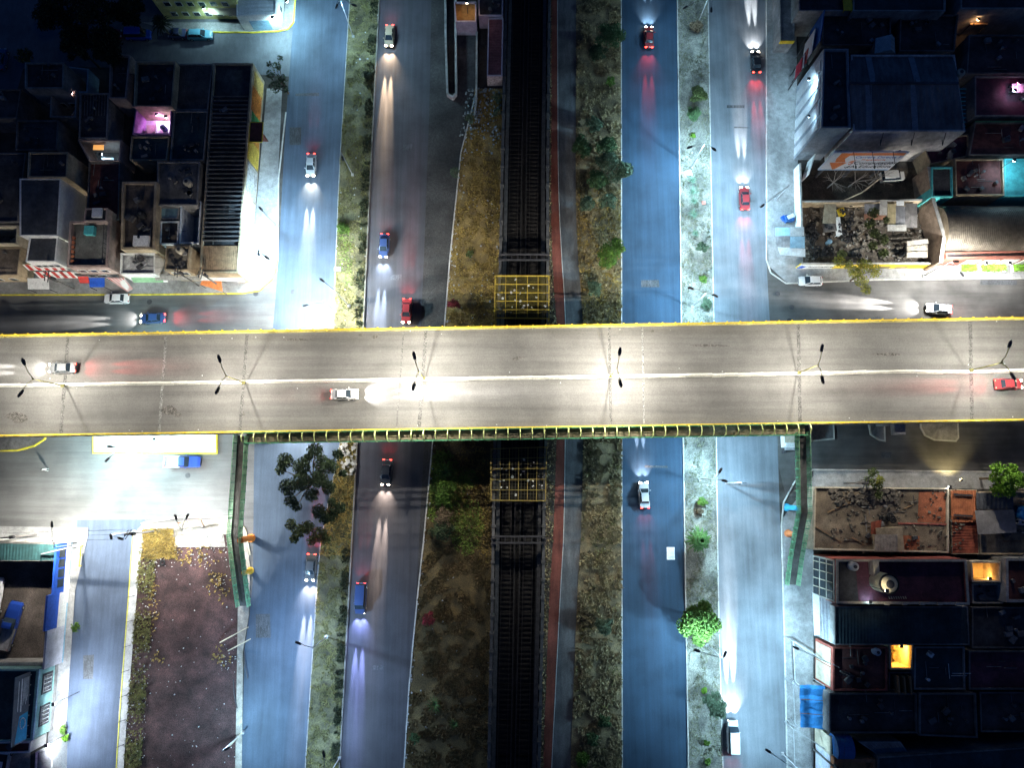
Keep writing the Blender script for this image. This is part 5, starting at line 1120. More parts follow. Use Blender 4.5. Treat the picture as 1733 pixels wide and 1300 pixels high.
tank('small pale tank on the dark corner of the purple roof', 1440, 958, 7.6, .65, 1.4, M('tank_grey',(.5,.5,.48),var=.15))
wall_lamp('white lamp on the front parapet of the purple roofed house', G(1472,1018,8.5), (.1,.5,-1), 30*PP, COOL); wall_lamp('work lamp hanging low over the purple roof', G(1500,1000,13), (0,0,-1), 130*PP, (1,.9,.7), 100, mast=7.6)
b = bld('open patio glowing orange behind the purple roofed house', [(1643,951),(1694,951),(1694,986),(1645,986)], 5.4, CREAM, SAND, .3, floor=2.0); windows(b, 1, 1, 1); wall_lamp('orange lamp in the patio behind the purple roofed house', G(1674,979,4.4), (-.2,.4,-1), 130*PP, (1,.5,.12), 165)
b = bld('dark red roofed house at the right edge below the dusty yard', [(1702,945),(1790,945),(1790,1020),(1703,1020)], 6.0, CONC, ROOF_R, .5, .4); clutter(b, 5, 84)
b = bld('pale walled strip yard below the glowing orange patio', [(1645,988),(1698,988),(1698,1022),(1646,1022)], 4.4, CREAM, CONCD, .4); clutter(b, 4, 85)
loose_sheet('grey sheet awning on the pavement below the slanted windows', [(1388,1010),(1412,1020),(1412,1086),(1392,1082)], 4.6, M('street_sheet',(.36,.37,.40),var=.2), corr=(.5,.04)); loose_sheet('white narrow awning board beside the grey sheet awning', [(1375,1003),(1387,1010),(1388,1076),(1378,1076)], 3.4, WHITE, corr=None)
b = bld('house with a wide dark teal ribbed roof', [(1413,1027),(1638,1027),(1641,1092),(1413,1092)], 6.2, GREYP, ROOF_T, .12, .15, corr=(.5,.05), corrv=True)
b = bld('red brown roofed house left of the yellow lit patio', [(1410,1096),(1502,1096),(1502,1170),(1410,1170)], 5.8, BRICK, ROOF_R, .35); clutter(b, 6, 86); tank('small blue topped tank on the red brown roof', 1480, 1102, 5.8, .55, 1.1, M('pale_tank',(.35,.45,.55)))
for k in range(2): face_box(b, 3, .06+.47*k, .5+.44*k, .4, 5.4, CREAM, 'facade_panel', .1)
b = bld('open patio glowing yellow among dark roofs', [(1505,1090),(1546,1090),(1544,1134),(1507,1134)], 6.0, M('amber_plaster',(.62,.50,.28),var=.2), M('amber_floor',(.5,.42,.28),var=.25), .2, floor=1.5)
pt = [Vector(x) for x in b['pts']]; wall_lamp('yellow lamp high in the glowing yellow patio', bl(pt,.55,.12)+Vector((0,0,-.5)), (0,-.3,-1), 620*PP, (1,.60,.12), 170)
for s_, r_ in ((.3,.35),(.75,.3),(.75,.7)): q = bl(pt,s_,r_); MB().box((q.x,q.y,2.2),(.5,1.0,1.4)).build('cupboard', WOOD, b)
MB().box(bl(pt,.2,.72)-Vector((0,0,4)),(.6,1.8,.5)).build('laundry_pile', WHITE, b)
b = bld('dark teal roof right of the yellow lit patio', [(1548,1095),(1633,1095),(1634,1168),(1547,1168)], 5.8, GREYP, ROOF_T, .3); clutter(b, 4, 87, mats=[SHEET, WHITE])
b = bld('small dark terrace with wooden frames below the yellow patio', [(1504,1138),(1546,1138),(1546,1170),(1504,1170)], 5.0, CONCD, ROOF_R, .5)
for k in range(3): p = G(1512+10*k,1156,5); MB().box((p.x,p.y,5.8),(.2,2.6,1.6)).build('timber_frame', WOOD, b)
for i, (lb, px, h, m) in enumerate([
 ('wide black roof behind the blue tarpaulin', [(1404,1174),(1552,1174),(1553,1242),(1404,1242)], 6.0, ROOF_B),
 ('black roof right of the wide black roof', [(1556,1174),(1652,1174),(1655,1250),(1556,1246)], 6.2, ROOF_B),
 ('very dark roof at the right edge beside the teal ribbed roof', [(1645,1028),(1790,1028),(1790,1098),(1645,1098)], 5.0, ROOF_B),
 ('very dark roof at the right edge beside the yellow patio row', [(1640,1102),(1790,1102),(1790,1168),(1640,1168)], 5.4, ROOF_P),
 ('very dark roof at the lower right edge', [(1658,1172),(1790,1172),(1790,1240),(1660,1240)], 5.2, ROOF_B),
 ('long dark building along the bottom right edge', [(1486,1282),(1790,1262),(1790,1420),(1486,1420)], 6.4, ROOF_T)]):
    b = bld(lb, px, h, CONCD, m, .35); clutter(b, 5, 90+i, mats=[CONCD, SHEETD, GREYP])
b = bld('narrow house with grey sloping sheet roof near the bottom', [(1452,1256),(1524,1256),(1540,1279),(1486,1279)], 5.4, CONC, SHEET, .1, corr=(.6,.05), corrv=True)
b = bld('orange brown walled shop at the bottom edge', [(1412,1284),(1483,1286),(1483,1420),(1412,1420)], 5.6, M('orange_brown',(.42,.17,.08),var=.25), M('orange_floor',(.40,.20,.08),var=.3), .8, .5); face_box(b, 3, 0, 1, .3, 5.2, M('pale_net',(.5,.52,.6),var=.2), 'facade_panel', .1)
a, c = G(1410,1264,5.4), G(1438,1264,5.4); o = MB().tube([(a.x,a.y+.0,5.4),(c.x,c.y,5.4)], 1.75, 20).build('barrel_roof', M('drum_blue',(.03,.13,.36),var=.2,rough=.5,stretch=(3,1,1))); tag(o, 'blue half round barrel roof above the bottom pavement', 'roof'); b_ = bld('small house under the blue barrel roof', [(1405,1248),(1442,1248),(1442,1280),(1405,1280)], 5.2, CREAM, ROOF_B, .1)
p4 = PX([(1353,1160),(1396,1162),(1398,1236),(1355,1232)], 4.2); c = sum(p4, Vector())/4; t = thing('tarpaulin', 'large blue tarpaulin awning over the right pavement', 'tarpaulin', (c.x,c.y,0)); mb = MB(); n = 12; vs = []
for i in range(n+1):
    for k in range(n+1): q = p4[0].lerp(p4[1],i/n).lerp(p4[3].lerp(p4[2],i/n),k/n); vs.append(q+Vector((0,0,.12*math.sin(k*1.55)+.1*math.sin(i*.9)-.3*math.sin(math.pi*i/n))))
mb.add(vs, [(i*(n+1)+k,(i+1)*(n+1)+k,(i+1)*(n+1)+k+1,i*(n+1)+k+1) for i in range(n) for k in range(n)]); mb.build('canvas', M('tarp_blue',(.03,.17,.40),var=.2,rough=.5), t)
for q in p4: MB().bar((q.x,q.y,.14),(q.x,q.y,4.2),.1).build('pole', STEEL, t)
for k in (.33,.66): MB().bar(p4[0].lerp(p4[3],k)+Vector((0,0,.15)), p4[1].lerp(p4[2],k)+Vector((0,0,.15)), .08).build('crossbar', RUST, t)
for v in (1078,1148,1222):
    a, c = G(1328,v), G(1382,v+34); t = thing('awning_frame', {1078:'upper pale steel awning frame on the right pavement',1148:'middle pale steel awning frame above the tarpaulin',1222:'lower pale steel frame below the tarpaulin'}[v], 'awning_frame', a); z=Vector((0,0,3.4)); MB().bar(a,a+z,.12).build('post',STEEL,t); MB().bar(c,c+z,.12).build('post',STEEL,t); MB().bar(a+z,c+z,.16).build('beam',STEEL,t); d_ = G(1331,v+70); MB().bar(a+z,Vector((d_.x,d_.y,3.4)),.12).build('beam',STEEL,t); MB().bar(d_,Vector((d_.x,d_.y,3.4)),.12).build('post',STEEL,t)  # open steel frames made for pavement awnings
wall_lamp('yellow wall lamp throwing a fan of light onto the right side street', G(1626,812,3.6), (0,1,-.75), 520*PP, (1,.80,.36), 96, .4, .08); wall_lamp('small white lamp on the corner of the brown roof', G(1607,824,4.8), (.1,.5,-1), 40*PP, NEUT)
# ---- lower left
flat('pavement', [(-300,885),(112,893),(150,893),(150,905),(128,1000),(108,1300),(100,1460),(60,1460),(96,1120),(118,915),(-300,915)], PAVE, .14)
flat('pavement', [(240,890),(226,905),(202,1200),(188,1460),(200,1460),(214,1240),(236,960),(246,905)], M('pale_walk',(.42,.42,.42),var=.2,patch=.3), .14)
kerb_line([(226,905),(202,1230),(188,1460)], YELG, .15, .2); kerb_line([(240,886),(300,876),(396,874),(415,895),(424,940)], M('cream_kerb',(.55,.52,.40),var=.2), .2, .2)
flat('pavement', [(240,888),(396,876),(416,898),(424,960),(422,1040),(412,1100),(408,1460),(396,1460),(402,1100),(404,960),(384,905),(290,908),(246,905)], M('dusty_pavement',(.33,.30,.26),var=.3,patch=.4), .14)
yd = thing('yard_wall', 'blue and white street wall of the truck yard', 'wall', (G(115,1000).x, G(115,1000).y, 0))
def wseg(u0,v0,u1,v1,z0,z1,m,nm,w=.3,o=0.0):
    a, b_ = G(u0,v0), G(u1,v1); MB().bar((a.x+o,a.y,(z0+z1)/2),(b_.x+o,b_.y,(z0+z1)/2), w, z1-z0).build(nm, m, yd)
wseg(122,918,116,1000,0,1.5,WHITE,'lower_wall'); wseg(122,918,116,1000,1.5,4.0,BLUE,'upper_wall'); wseg(116,1000,111,1058,0,2.4,WHITE,'lower_wall'); wseg(116,1000,111,1058,2.4,5.2,BLUE,'upper_wall'); wseg(111,1058,106,1121,0,4.6,M('lilac_wall',(.55,.55,.62),var=.15,patch=.2),'gate_wall')
wseg(122,918,106,1121,.0,.45,BLUEL,'plinth',.36)
for k in range(4):
    s_ = .12+.2*k; a, b_ = G(122,918).lerp(G(116,1000),s_), G(122,918).lerp(G(116,1000),s_+.16); MB().bar((a.x+.17,a.y,2.5),(b_.x+.17,b_.y,2.5),.06,1.4).build('window', GLASS, yd)
flat('yard_ground', [(-300,912),(124,915),(107,1124),(-300,1130)], M('yard_earth',(.14,.115,.10),var=.4,patch=.5,c2=(.075,.062,.055),scale=.5,fine=.25), .03)
lot_wall('low white front wall of the truck yard along the street', [(-300,912),(120,917)], 2.0, WHITE, .3); lot_wall('pale rear wall between the truck yard and the turquoise house', [(-300,1127),(80,1124)], 3.0, GREYP, .4)
b = bld('dark green sheet roof along the front of the truck yard', [(-120,917),(98,921),(95,950),(-120,950)], 3.2, CONCD, M('dark_green_sheet',(.03,.085,.09),var=.3,patch=.4,rough=.6), .05, .1, corr=(.5,.04), corrv=True)
MB().bar(G(70,938,3.5), G(139,922,5.0), .18).build('mast', STEEL, thing('fallen_mast','thin white mast leaning over the yard wall','mast',G(139,922)))
p = G(140,940); t = thing('kerb_barrier','yellow kerb barrier on the lane pavement beside the yard wall','barrier',(p.x,p.y,.14)); MB().bar((0,1.6,.5),(0,-1.8,.5),.12,.12).build('rail',YEL,t,shift=False); [MB().bar((0,y,0),(0,y,.5),.1).build('post',YEL,t,shift=False) for y in (-1.7,0,1.5)]
make_car('blue cabbed truck with an open cargo bed inside the yard', (.015,.05,.28), Vector((G(22,1058).x,G(22,1058).y,.03)), 79, 'pickup', None, 'truck', 'truck', None, 'truck_blue', 7.6, 2.2, two=SHEET)
make_car('white truck partly cut by the left picture edge inside the yard', (.55,.56,.58), Vector((G(-4,1010).x,G(-4,1010).y,.03)), 88, 'pickup', None, 'truck', 'truck', None, 'truck_white', 6.2, 2.1)
b = bld('turquoise house with white sash windows facing the lane', [(-120,1134),(64,1134),(53,1254),(-120,1262)], 4.6, M('aqua_plaster',(.28,.50,.48),var=.18,patch=.25), ROOF_T, .3)
for k in range(2):
    f = face_box(b, 1, .10+.46*k, .40+.46*k, 1.3, 3.6, DSTEEL, 'window', .1); f2 = face_box(b, 1, .13+.46*k, .37+.46*k, 1.5, 3.4, WHITE, 'sash', .13, f)
    for i in range(4): face_box(b, 1, .135+.46*k+.06*i, .18+.46*k+.06*i, 1.6, 3.3, GLASS, 'pane', .16, f)
face_box(b, 1, 0, 1, .1, .8, GREYP, 'plinth', .1); face_box(b, 1, 0, 1, 4.5, 4.85, BLUEL, 'cornice', .16)
pa, pb = G(53,1137,5.1), G(46,1252,5.1); t = board('dark roof billboard with a bright blue corner above the turquoise house', (pa.x,pa.y), (pb.x,pb.y), 5.3, 8.6, M('slate_board',(.10,.115,.15),var=.2))
a_ = Vector((pa.x,pa.y,0)); b2 = Vector((pb.x,pb.y,0)); dd = (b2-a_).normalized(); nn = Vector((-dd.y,dd.x,0)); nn = nn if nn.x > 0 else -nn
def ob(s_, z, o=.07): return a_.lerp(b2,s_)+nn*o+Vector((0,0,z))
MB().add([ob(.58,5.4),ob(.98,5.4),ob(.98,7.9),ob(.60,7.2)],[(0,1,2,3)]).build('blue_field', M('cyan_board',(.03,.30,.55),var=.15), t)
DB = b2-a_; L_ = DB.length; rd = dd*-1; WL = M('pale_letter',(.6,.62,.65),bump=0)
up_ = Vector((0,0,1)); rdir = nn.cross(up_)*-1
MB().add([ob(.06,6.9),ob(.54,6.9),ob(.54,7.15),ob(.06,7.15)],[(0,1,2,3)]).build('text_line', WL, t); MB().add([ob(.08,7.6),ob(.52,7.6),ob(.52,7.72),ob(.08,7.72)],[(0,1,2,3)]).build('text_line', WL, t)
for k in range(6): MB().add([ob(.06,5.6+.2*k),ob(.36+.05*(k%3),5.6+.2*k),ob(.36+.05*(k%3),5.68+.2*k),ob(.06,5.68+.2*k)],[(0,1,2,3)]).build('text_line', WL, t)
MB().tube([ob(.72+.08*math.cos(i*.6),6.6+.8*math.sin(i*.6)*(.4+i*.06),.1) for i in range(11)], .06, 5).build('swirl_emblem', WL, t)
for k in range(7): MB().bar(ob(.05+.15*k,5.0,0), ob(.05+.15*k,5.5,.0), .1).build('strut', STEEL, t)
wall_lamp('very bright lamp on the turquoise house lighting the lane', G(74,1192,6.2)+Vector((1.6,0,0)), (.45,0,-1), 2600*PP, (.80,.90,1), 165, .5, .2, mast=0); wall_lamp('second bright lamp below the turquoise house by the small shrubs', G(80,1262,5.2), (.5,0,-1), 1800*PP, (.85,.93,1), 165, mast=0)
b = bld('brick red low roof with white parapet below the turquoise house', [(-120,1258),(52,1256),(50,1275),(-120,1280)], 3.4, WHITE, ROOF_R, .3); clutter(b, 3, 101)
make_car('white car half out of the picture at the bottom left corner', (.62,.66,.70), Vector((G(10,1290).x,G(10,1290).y,.02)), 85, 'van', None, 'car', 'car', None, 'paint_white_van', 4.4, 1.8)
flat('yard_ground', [(-300,1276),(52,1272),(48,1460),(-300,1460)], CONC, .03)
b = bld('grey metal doored shop at the bottom left beside the lane', [(60,1274),(90,1262),(86,1420),(54,1420)], 3.2, WHITE, SHEET, .2)
# vacant lot
flat('lot_ground', [(240,900),(404,900),(408,1100),(400,1460),(200,1460),(214,1240)], M('reddish_paving',(.10,.052,.052),var=.4,c2=(.04,.026,.026),scale=.5,patch=.45,fine=.3), .03)
flat('lot_slab', [(292,900),(378,900),(382,926),(296,926)], CONC, .10)
LW = [(890,240),(960,234),(1240,214),(1460,202)]
tufts('grass', LW, off(LW,30), 900, 1450, 3000, G_OLIVE, .15, .6, 61, lambda u, v, r_: r_.random() < .55+.45*math.sin(v*.06))
tufts('grass', [(880,242),(930,242)], [(880,292),(930,300)], 896, 945, 1000, G_DRY, .2, .7, 62)
tufts('grass', [(900,250),(1300,250)], [(900,412),(1300,412)], 900, 1160, 1200, G_DRY, .2, .6, 63, blob([(372,992,24,30),(375,1110,20,20),(268,1112,14,16),(250,1020,22,60),(330,940,50,20)]))
stones('litter', LW, off(LW,34), 895, 1450, 420, LIT, .05, .2, 64); stones('litter', [(900,250),(1300,250)], [(900,405),(1300,405)], 900, 960, 240, LIT, .05, .2, 65)
stones('litter', [(900,250),(1300,230)], [(900,405),(1300,400)], 930, 1400, 110, LIT, .05, .22, 66); stones('litter', [(900,345),(1300,345)], [(900,412),(1300,412)], 955, 1160, 300, LIT, .05, .2, 67, blob([(372,992,22,34),(388,1115,22,28)]))
for k in range(7):
    v = 1010+42*k; u = ip(LW, v)-6; a = G(u+4,v-2); t = thing('fence_stub', 'short dark iron stub leaning over the pale path beside the vacant lot', 'fence stub', a, 0, 'iron stubs along the vacant lot'); MB().bar(a, a+Vector((-.9,-.25,.9)), .07).build('bar', DSTEEL, t); MB().bar(a, a+Vector((0,0,.6)), .08).build('post', DSTEEL, t)
dup(t0, G(275,953,.2), .3, 'single black tyre lying in the middle of the vacant lot')['group'] = 'loose tyre'
for lb, pts in (('rusty arm and banner rod at the top of the vacant lot', [(300,886,4.6),(340,880,4.6),(346,893,0)]),('long pale plank leaning on the lower lot edge', [(372,1088,.3),(420,1062,1.6)]),('second pale plank beside the rubbish heap on the lot edge', [(386,1102,.3),(424,1082,1.4)]),('white broken pole lying at the bottom of the lot', [(383,1270,.2),(410,1240,2.2)])):
    p = PX([(x,y) for x,y,_ in pts]); q = [G(x,y,z) for x,y,z in pts]; o = MB().tube(q, .09, 6).build('pole', RUST if 'rusty' in lb else CREAM); tag(o, lb, 'pole')
for u,v,lb in ((413,1100,'dark fallen rail on the pavement beside the vacant lot'),(395,1150,'broken dark branch at the right edge of the lot')):
    a = G(u,v,.2); o = MB().tube([a, a+Vector((.3,-2.0,.2)), a+Vector((.9,-4.4,.1))], .09, 6).build('rail_piece', DSTEEL); tag(o, lb, 'rail')
# islands and kerbs under the viaduct
def island(label, px, m=CONC, kerb=M('island_kerb',(.45,.43,.38),var=.25), z=.18, name='traffic_island'):
    p = PX(px); c = sum(p, Vector())/len(p); t = thing(name, label, 'traffic island', (c.x,c.y,0)); MB().ring([x.to_tuple() for x in p], .25, 0, z+.04, z-.02).build('kerb', kerb, t); MB().sheet([x.to_tuple() for x in p], z).build('top', m, t)
island('rounded pale island on the right side street below the viaduct', [(1556,690),(1620,690),(1622,742),(1617,748),(1580,746),(1564,738),(1556,724)], M('island_top',(.26,.24,.21),var=.3,patch=.4)); island('narrow dark island left of the rounded one below the viaduct', [(1464,690),(1496,690),(1498,748),(1488,746),(1472,736)], CONCD)
island('large grey island under the right end of the footbridge', [(1366,700),(1410,700),(1412,744),(1372,748)], M('island_dark',(.15,.145,.14),var=.3))
island('long bright concrete platform under the left viaduct edge', [(158,690),(368,690),(369,769),(158,768)], M('pale_platform',(.50,.50,.48),var=.15), KERBY, .25); island('dark planted island with a yellow kerb at the left viaduct edge', [(-60,690),(84,690),(78,744),(60,756),(30,764),(-60,766)], CONCD, KERBY)
p = G(1334,748); t = thing('kiosk','small white and cream kiosk beside the top of the right footbridge ramp','kiosk',(p.x,p.y,.1)); MB().box((0,0,1.1),(2.6,2.0,2.2)).build('cabin',WHITE,t,shift=False); MB().box((0,.5,2.3),(3.0,1.6,.15),0,.1).build('roof',CREAM,t,shift=False); MB().box((0,-1.2,1.0),(2.2,.5,.1)).build('counter',STEEL,t,shift=False); MB().box((-1.0,-1.7,.5),(.5,.5,1.0)).build('bin',DSTEEL,t,shift=False)
p = G(82,795); t = thing('person','person in pale top walking across the left side street','person',(p.x,p.y,.01),.6)
def human():
    me = bpy.data.meshes.new('body'); J = [(0,0,.92),(0,0,1.15),(0,0,1.38),(0,0,1.50),(0,.03,1.66),(.10,0,.88),(.11,.12,.48),(.11,.02,.06),(.11,.17,.03),(-.10,0,.88),(-.11,-.10,.48),(-.11,-.26,.10),(-.11,-.12,.03),(.20,0,1.40),(.24,-.06,1.12),(.24,.08,.88),(.24,.14,.80),(-.20,0,1.40),(-.24,.08,1.12),(-.24,.2,.92),(-.24,.26,.84)]
    E = [(0,1),(1,2),(2,3),(3,4),(0,5),(5,6),(6,7),(7,8),(0,9),(9,10),(10,11),(11,12),(2,13),(13,14),(14,15),(15,16),(2,17),(17,18),(18,19),(19,20)]; RD = [.15,.14,.16,.055,.105,.09,.065,.045,.04,.09,.065,.045,.04,.065,.048,.038,.035,.065,.048,.038,.035]
    me.from_pydata(J, E, []); o = bpy.data.objects.new('body', me); COL.objects.link(o); sk = o.modifiers.new('skin','SKIN'); me.skin_vertices
    if not me.skin_vertices:
        bm_ = __import__('bmesh').new(); bm_.from_mesh(me); bm_.verts.layers.skin.verify(); bm_.to_mesh(me); bm_.free()
    for i, s_ in enumerate(me.skin_vertices[0].data): s_.radius = (RD[i], RD[i]*.85); s_.use_root = (i == 0)
    ss = o.modifiers.new('sub','SUBSURF'); ss.levels = 1; ss.render_levels = 2; me.materials.append(M('pale_shirt',(.5,.52,.5),var=.2,scale=3)); return o
hb = human(); hb.parent = t; MB().lathe((0,.03,1.66),[(0,.16),(.07,.14),(.11,.06),(.11,-.01),(.09,-.05)],12).build('hair', M('dark_hair',(.02,.015,.012),bump=0), t, True, shift=False)

for u, v, ax, pw, c, lb in ((236,572,.6,900,CYANW,'lamp fixed to the north side of the deck above the left street'),(520,566,.5,800,WARMW,'lamp fixed to the north side of the deck above the left corner'),(500,736,-.5,2200,NEUT,'lamp fixed under the footbridge above the left corner'),(262,744,-.5,900,CYANW,'lamp fixed to the south side of the deck above the pale platform')):
    p = G(u, v, 5.9); wall_lamp(lb, p, (0,ax,-1), pw*PP, c, 160, .4)

# ---- walled strip and small houses at the top beside the railway
lot_wall('narrow white edged wall loop at the top beside the railway', [(752,-150),(754,60),(757,158),(766,164),(772,157),(771,60),(770,-150)], .9, M('loop_wall',(.34,.34,.35),var=.3), .3)
flat('dark_slab', [(774,38),(806,38),(805,164),(774,164)], M('dark_paving',(.05,.05,.055),var=.3,patch=.4), .03)
flat('dirt_yard', [(752,-160),(856,-160),(852,160),(806,160),(757,160)], M('dark_dirt',(.06,.052,.045),var=.4,c2=(.03,.027,.025),scale=.6,patch=.4,fine=.3), .016)
lot_wall('thin wall along the right of the dark slab at the top', [(807,46),(806,170),(803,196)], 1.0, CONCD, .25)
b = bld('small house with an orange tinted roof at the top beside the railway', [(768,2),(806,2),(806,36),(771,36)], 3.4, M('lilac_plaster',(.42,.38,.46),var=.2), M('orange_lit_roof',(.34,.17,.05),var=.3,patch=.3), .4); wall_lamp('dim lamp over the orange tinted roof', G(790,4,6.4), (0,-.5,-1), 34*PP, (1,.75,.5), mast=3.4)  # orange lamp light is put into the roof's base colour
b = bld('narrow white fronted house right of the orange tinted roof', [(809,-40),(852,-40),(851,26),(810,26)], 3.2, M('lilac_plaster',(.42,.38,.46)), ROOF_B, .3); clutter(b, 3, 120)
b = bld('long low house with a dull red roof against the railway wall', [(826,30),(852,30),(850,128),(824,128)], 3.0, M('lilac_plaster',(.42,.38,.46)), M('dull_red_roof',(.14,.05,.06),var=.3,patch=.4), .1, corr=(.5,.05)); face_box(b, 2, 0, 1, .2, 2.9, M('graffiti_wall',(.38,.34,.36),var=.5,scale=3), 'painted_wall', .05)
stones('rubble', [(150,790),(230,778)], [(150,850),(230,846)], 150, 235, 160, M('rubble_cold',(.2,.24,.25),var=.5,scale=3), .1, .5, 130)
# ------------------------------------------------------------------ trees, palms, agaves, shrubs
BARK = M('bark', (.12,.09,.065), var=.4, scale=4)
def leafmat(name, a, b):
    a = tuple(x*1.5 for x in a); b = tuple(x*1.5 for x in b); return M(name, a, var=.3, c2=b, scale=1.1, fine=.3, bump=0, rough=.75)
LF = {'dark': leafmat('leaf_dark', (.016,.027,.013), (.006,.010,.006)), 'mid': leafmat('leaf_mid', (.065,.12,.045), (.025,.055,.022)), 'grey': leafmat('leaf_grey_green', (.085,.125,.075), (.035,.06,.035)),
 'vivid': leafmat('leaf_vivid', (.085,.16,.02), (.025,.06,.008)), 'lime': leafmat('leaf_lime', (.115,.20,.035), (.03,.075,.012)), 'olive': leafmat('leaf_olive', (.095,.125,.035), (.025,.035,.012)), 'yellow': leafmat('leaf_yellow', (.24,.23,.03), (.08,.11,.025)),
 'red': leafmat('petal_red', (.22,.012,.035), (.05,.02,.015)), 'dry': leafmat('leaf_dry', (.14,.10,.06), (.06,.045,.03)), 'deep': leafmat('leaf_deep', (.045,.07,.03), (.014,.028,.013)), 'bright': leafmat('leaf_bright', (.13,.26,.02), (.05,.12,.01))}
def leaves(mb, c, rx, rz, n, size, rr):
    c = Vector(c)
    for _ in range(n):
        a = rr.uniform(0, 6.283); cz = rr.uniform(-1, 1); q = (1-cz*cz)**.5; r_ = rr.random()**.4
        p = c+Vector((math.cos(a)*q*rx*r_, math.sin(a)*q*rx*r_, cz*rz*r_))
        u = Vector((rr.gauss(0,1), rr.gauss(0,1), rr.gauss(0,.55))).normalized(); v = u.cross(Vector((rr.gauss(0,1), rr.gauss(0,1), rr.gauss(0,1)))).normalized()
        s_ = size*rr.uniform(.6,1.3); u *= s_; v *= s_*.5
        mb.add([p-u, p-v*.9, p+u, p+v*.9], [(0,1,2,3)])
def tree(label, u, v, r, h, leaf, seed, n=1500, clumps=None, name='tree', cat='tree', leafsize=.2, dens=1.0, group=None, trunk=True, z0=.12):
    """u, v: crown centre in the picture; r: crown radius in pixels; h: height of the crown centre"""
    c = G(u, v, h); t = thing(name, label, cat, (c.x, c.y, z0), 0, group); rr = random.Random(seed); R0 = r*(H-h)/F
    cl = [(G(a, b, h+dz), q*(H-h)/F) for a, b, q, dz in clumps] if clumps else None
    if cl is None:
        cl = []
        cl.append((c+Vector((0,0,.12*R0)), R0*.74)); cl.append((c+Vector((rr.uniform(-.2,.2)*R0,rr.uniform(-.2,.2)*R0,.4*R0)), R0*.5))
        for i in range(max(7, int(11*dens))):
            a = rr.uniform(0, 6.283); d = R0*rr.uniform(.5, .85); cl.append((c+Vector((math.cos(a)*d, math.sin(a)*d, rr.uniform(-.35,.45)*R0*.8)), R0*rr.uniform(.2,.36)))
    mb = MB(); tot = sum(q*q for _, q in cl)
    for p, q in cl: leaves(mb, p, q, q*.8, int(n*q*q/tot), leafsize, rr)
    mb.build('crown', LF[leaf], t)
    tk = MB(); b0 = Vector((c.x+rr.uniform(-.2,.2)*R0*.5, c.y+rr.uniform(-.2,.2)*R0*.5, z0)); top_ = Vector((c.x, c.y, h-.1*R0)); tr = max(.05, R0*.055)
    tk.tube([b0, b0.lerp(top_,.5)+Vector((rr.uniform(-.1,.1)*R0,0,0)), top_], [tr*1.3, tr, tr*.6], 8)
    for p, q in cl[:14]: tk.tube([b0.lerp(top_,rr.uniform(.5,.85)), (b0.lerp(top_,.85)+p)/2+Vector((0,0,.1*R0)), p], [tr*.6, tr*.4, tr*.15], 5)
    tk.build('trunk', BARK, t); return t
# upper left
tree('sparse dark street tree with a thin leaning trunk beside the mural wall', 470,128,25,5.5,'deep',1,900,[(468,112,9,0),(458,126,9,.2),(476,134,11,.3),(466,146,12,0),(482,150,8,-.3),(474,98,6,.3),(455,108,6,0)])
for i, (u, v, r, h, lb) in enumerate([(96,22,44,7,'big dark tree over the plaza, left of the group'),(160,20,46,8,'big dark tree over the plaza, middle of the group at the top'),(218,20,30,6.5,'dark tree over the plaza nearest the palm'),(128,72,34,7,'dark tree over the plaza, lowest left of the group'),(178,72,34,7,'dark tree over the plaza above the pinkish side wall')]):
    tree(lb, u, v, r, h, 'dark', 10+i, 2600, leafsize=.3)
tree('small round dark tree beside the blue parked car', 40, 95, 16, 4, 'deep', 17, 700)
tree('dark tree crown at the roof edge of the narrow pinkish house', 190, 96, 17, 6.5, 'dark', 18, 700)
# east grass strip
ES = [(1032,62,23,3.2,'mid','dark green tree near the top of the dry grass strip'),(1012,90,15,2.4,'deep','low dark bush left of the top tree on the dry grass strip'),(1033,138,8,1.2,'vivid','tiny bright bush by the kerb of the dry grass strip'),(1006,210,14,2.4,'grey','grey green bush above the tree cluster on the grass strip'),(984,248,18,2.8,'mid','round tree at the footpath edge of the tree cluster'),(1029,249,18,2.8,'mid','round tree at the kerb side of the tree cluster'),(1034,282,24,3.2,'grey','broad pale tree in the lower part of the tree cluster'),(1060,287,14,3.0,'grey','pale tree crown reaching over the blue road'),(1012,306,18,2.4,'mid','dark bush at the foot of the tree cluster'),(994,346,14,2.0,'grey','round grey bush on the footpath side of the grass strip'),(1028,340,14,2.0,'grey','round grey bush on the kerb side of the grass strip'),(1032,428,22,3.0,'vivid','vivid dark green round tree at the kerb above the viaduct'),(1006,488,13,1.8,'grey','small grey green bush nearest the viaduct on the grass strip'),(1022,1061,13,2.0,'grey','round grey green bush on the lower dry grass strip'),(984,1284,11,1.2,'vivid','low green bush at the bottom of the dry grass strip'),(1002,1252,9,1.0,'mid','small green bush near the bottom of the dry grass strip'),(1023,1222,9,1.0,'mid','small green bush right of centre on the lower grass strip')]
for i, (u, v, r, h, k, lb) in enumerate(ES): tree(lb, u, v, r*1.22, h, k, 30+i, int(340+6.5*r*r), name='tree' if r > 13 else 'bush', cat='tree' if r > 13 else 'bush', leafsize=.17)
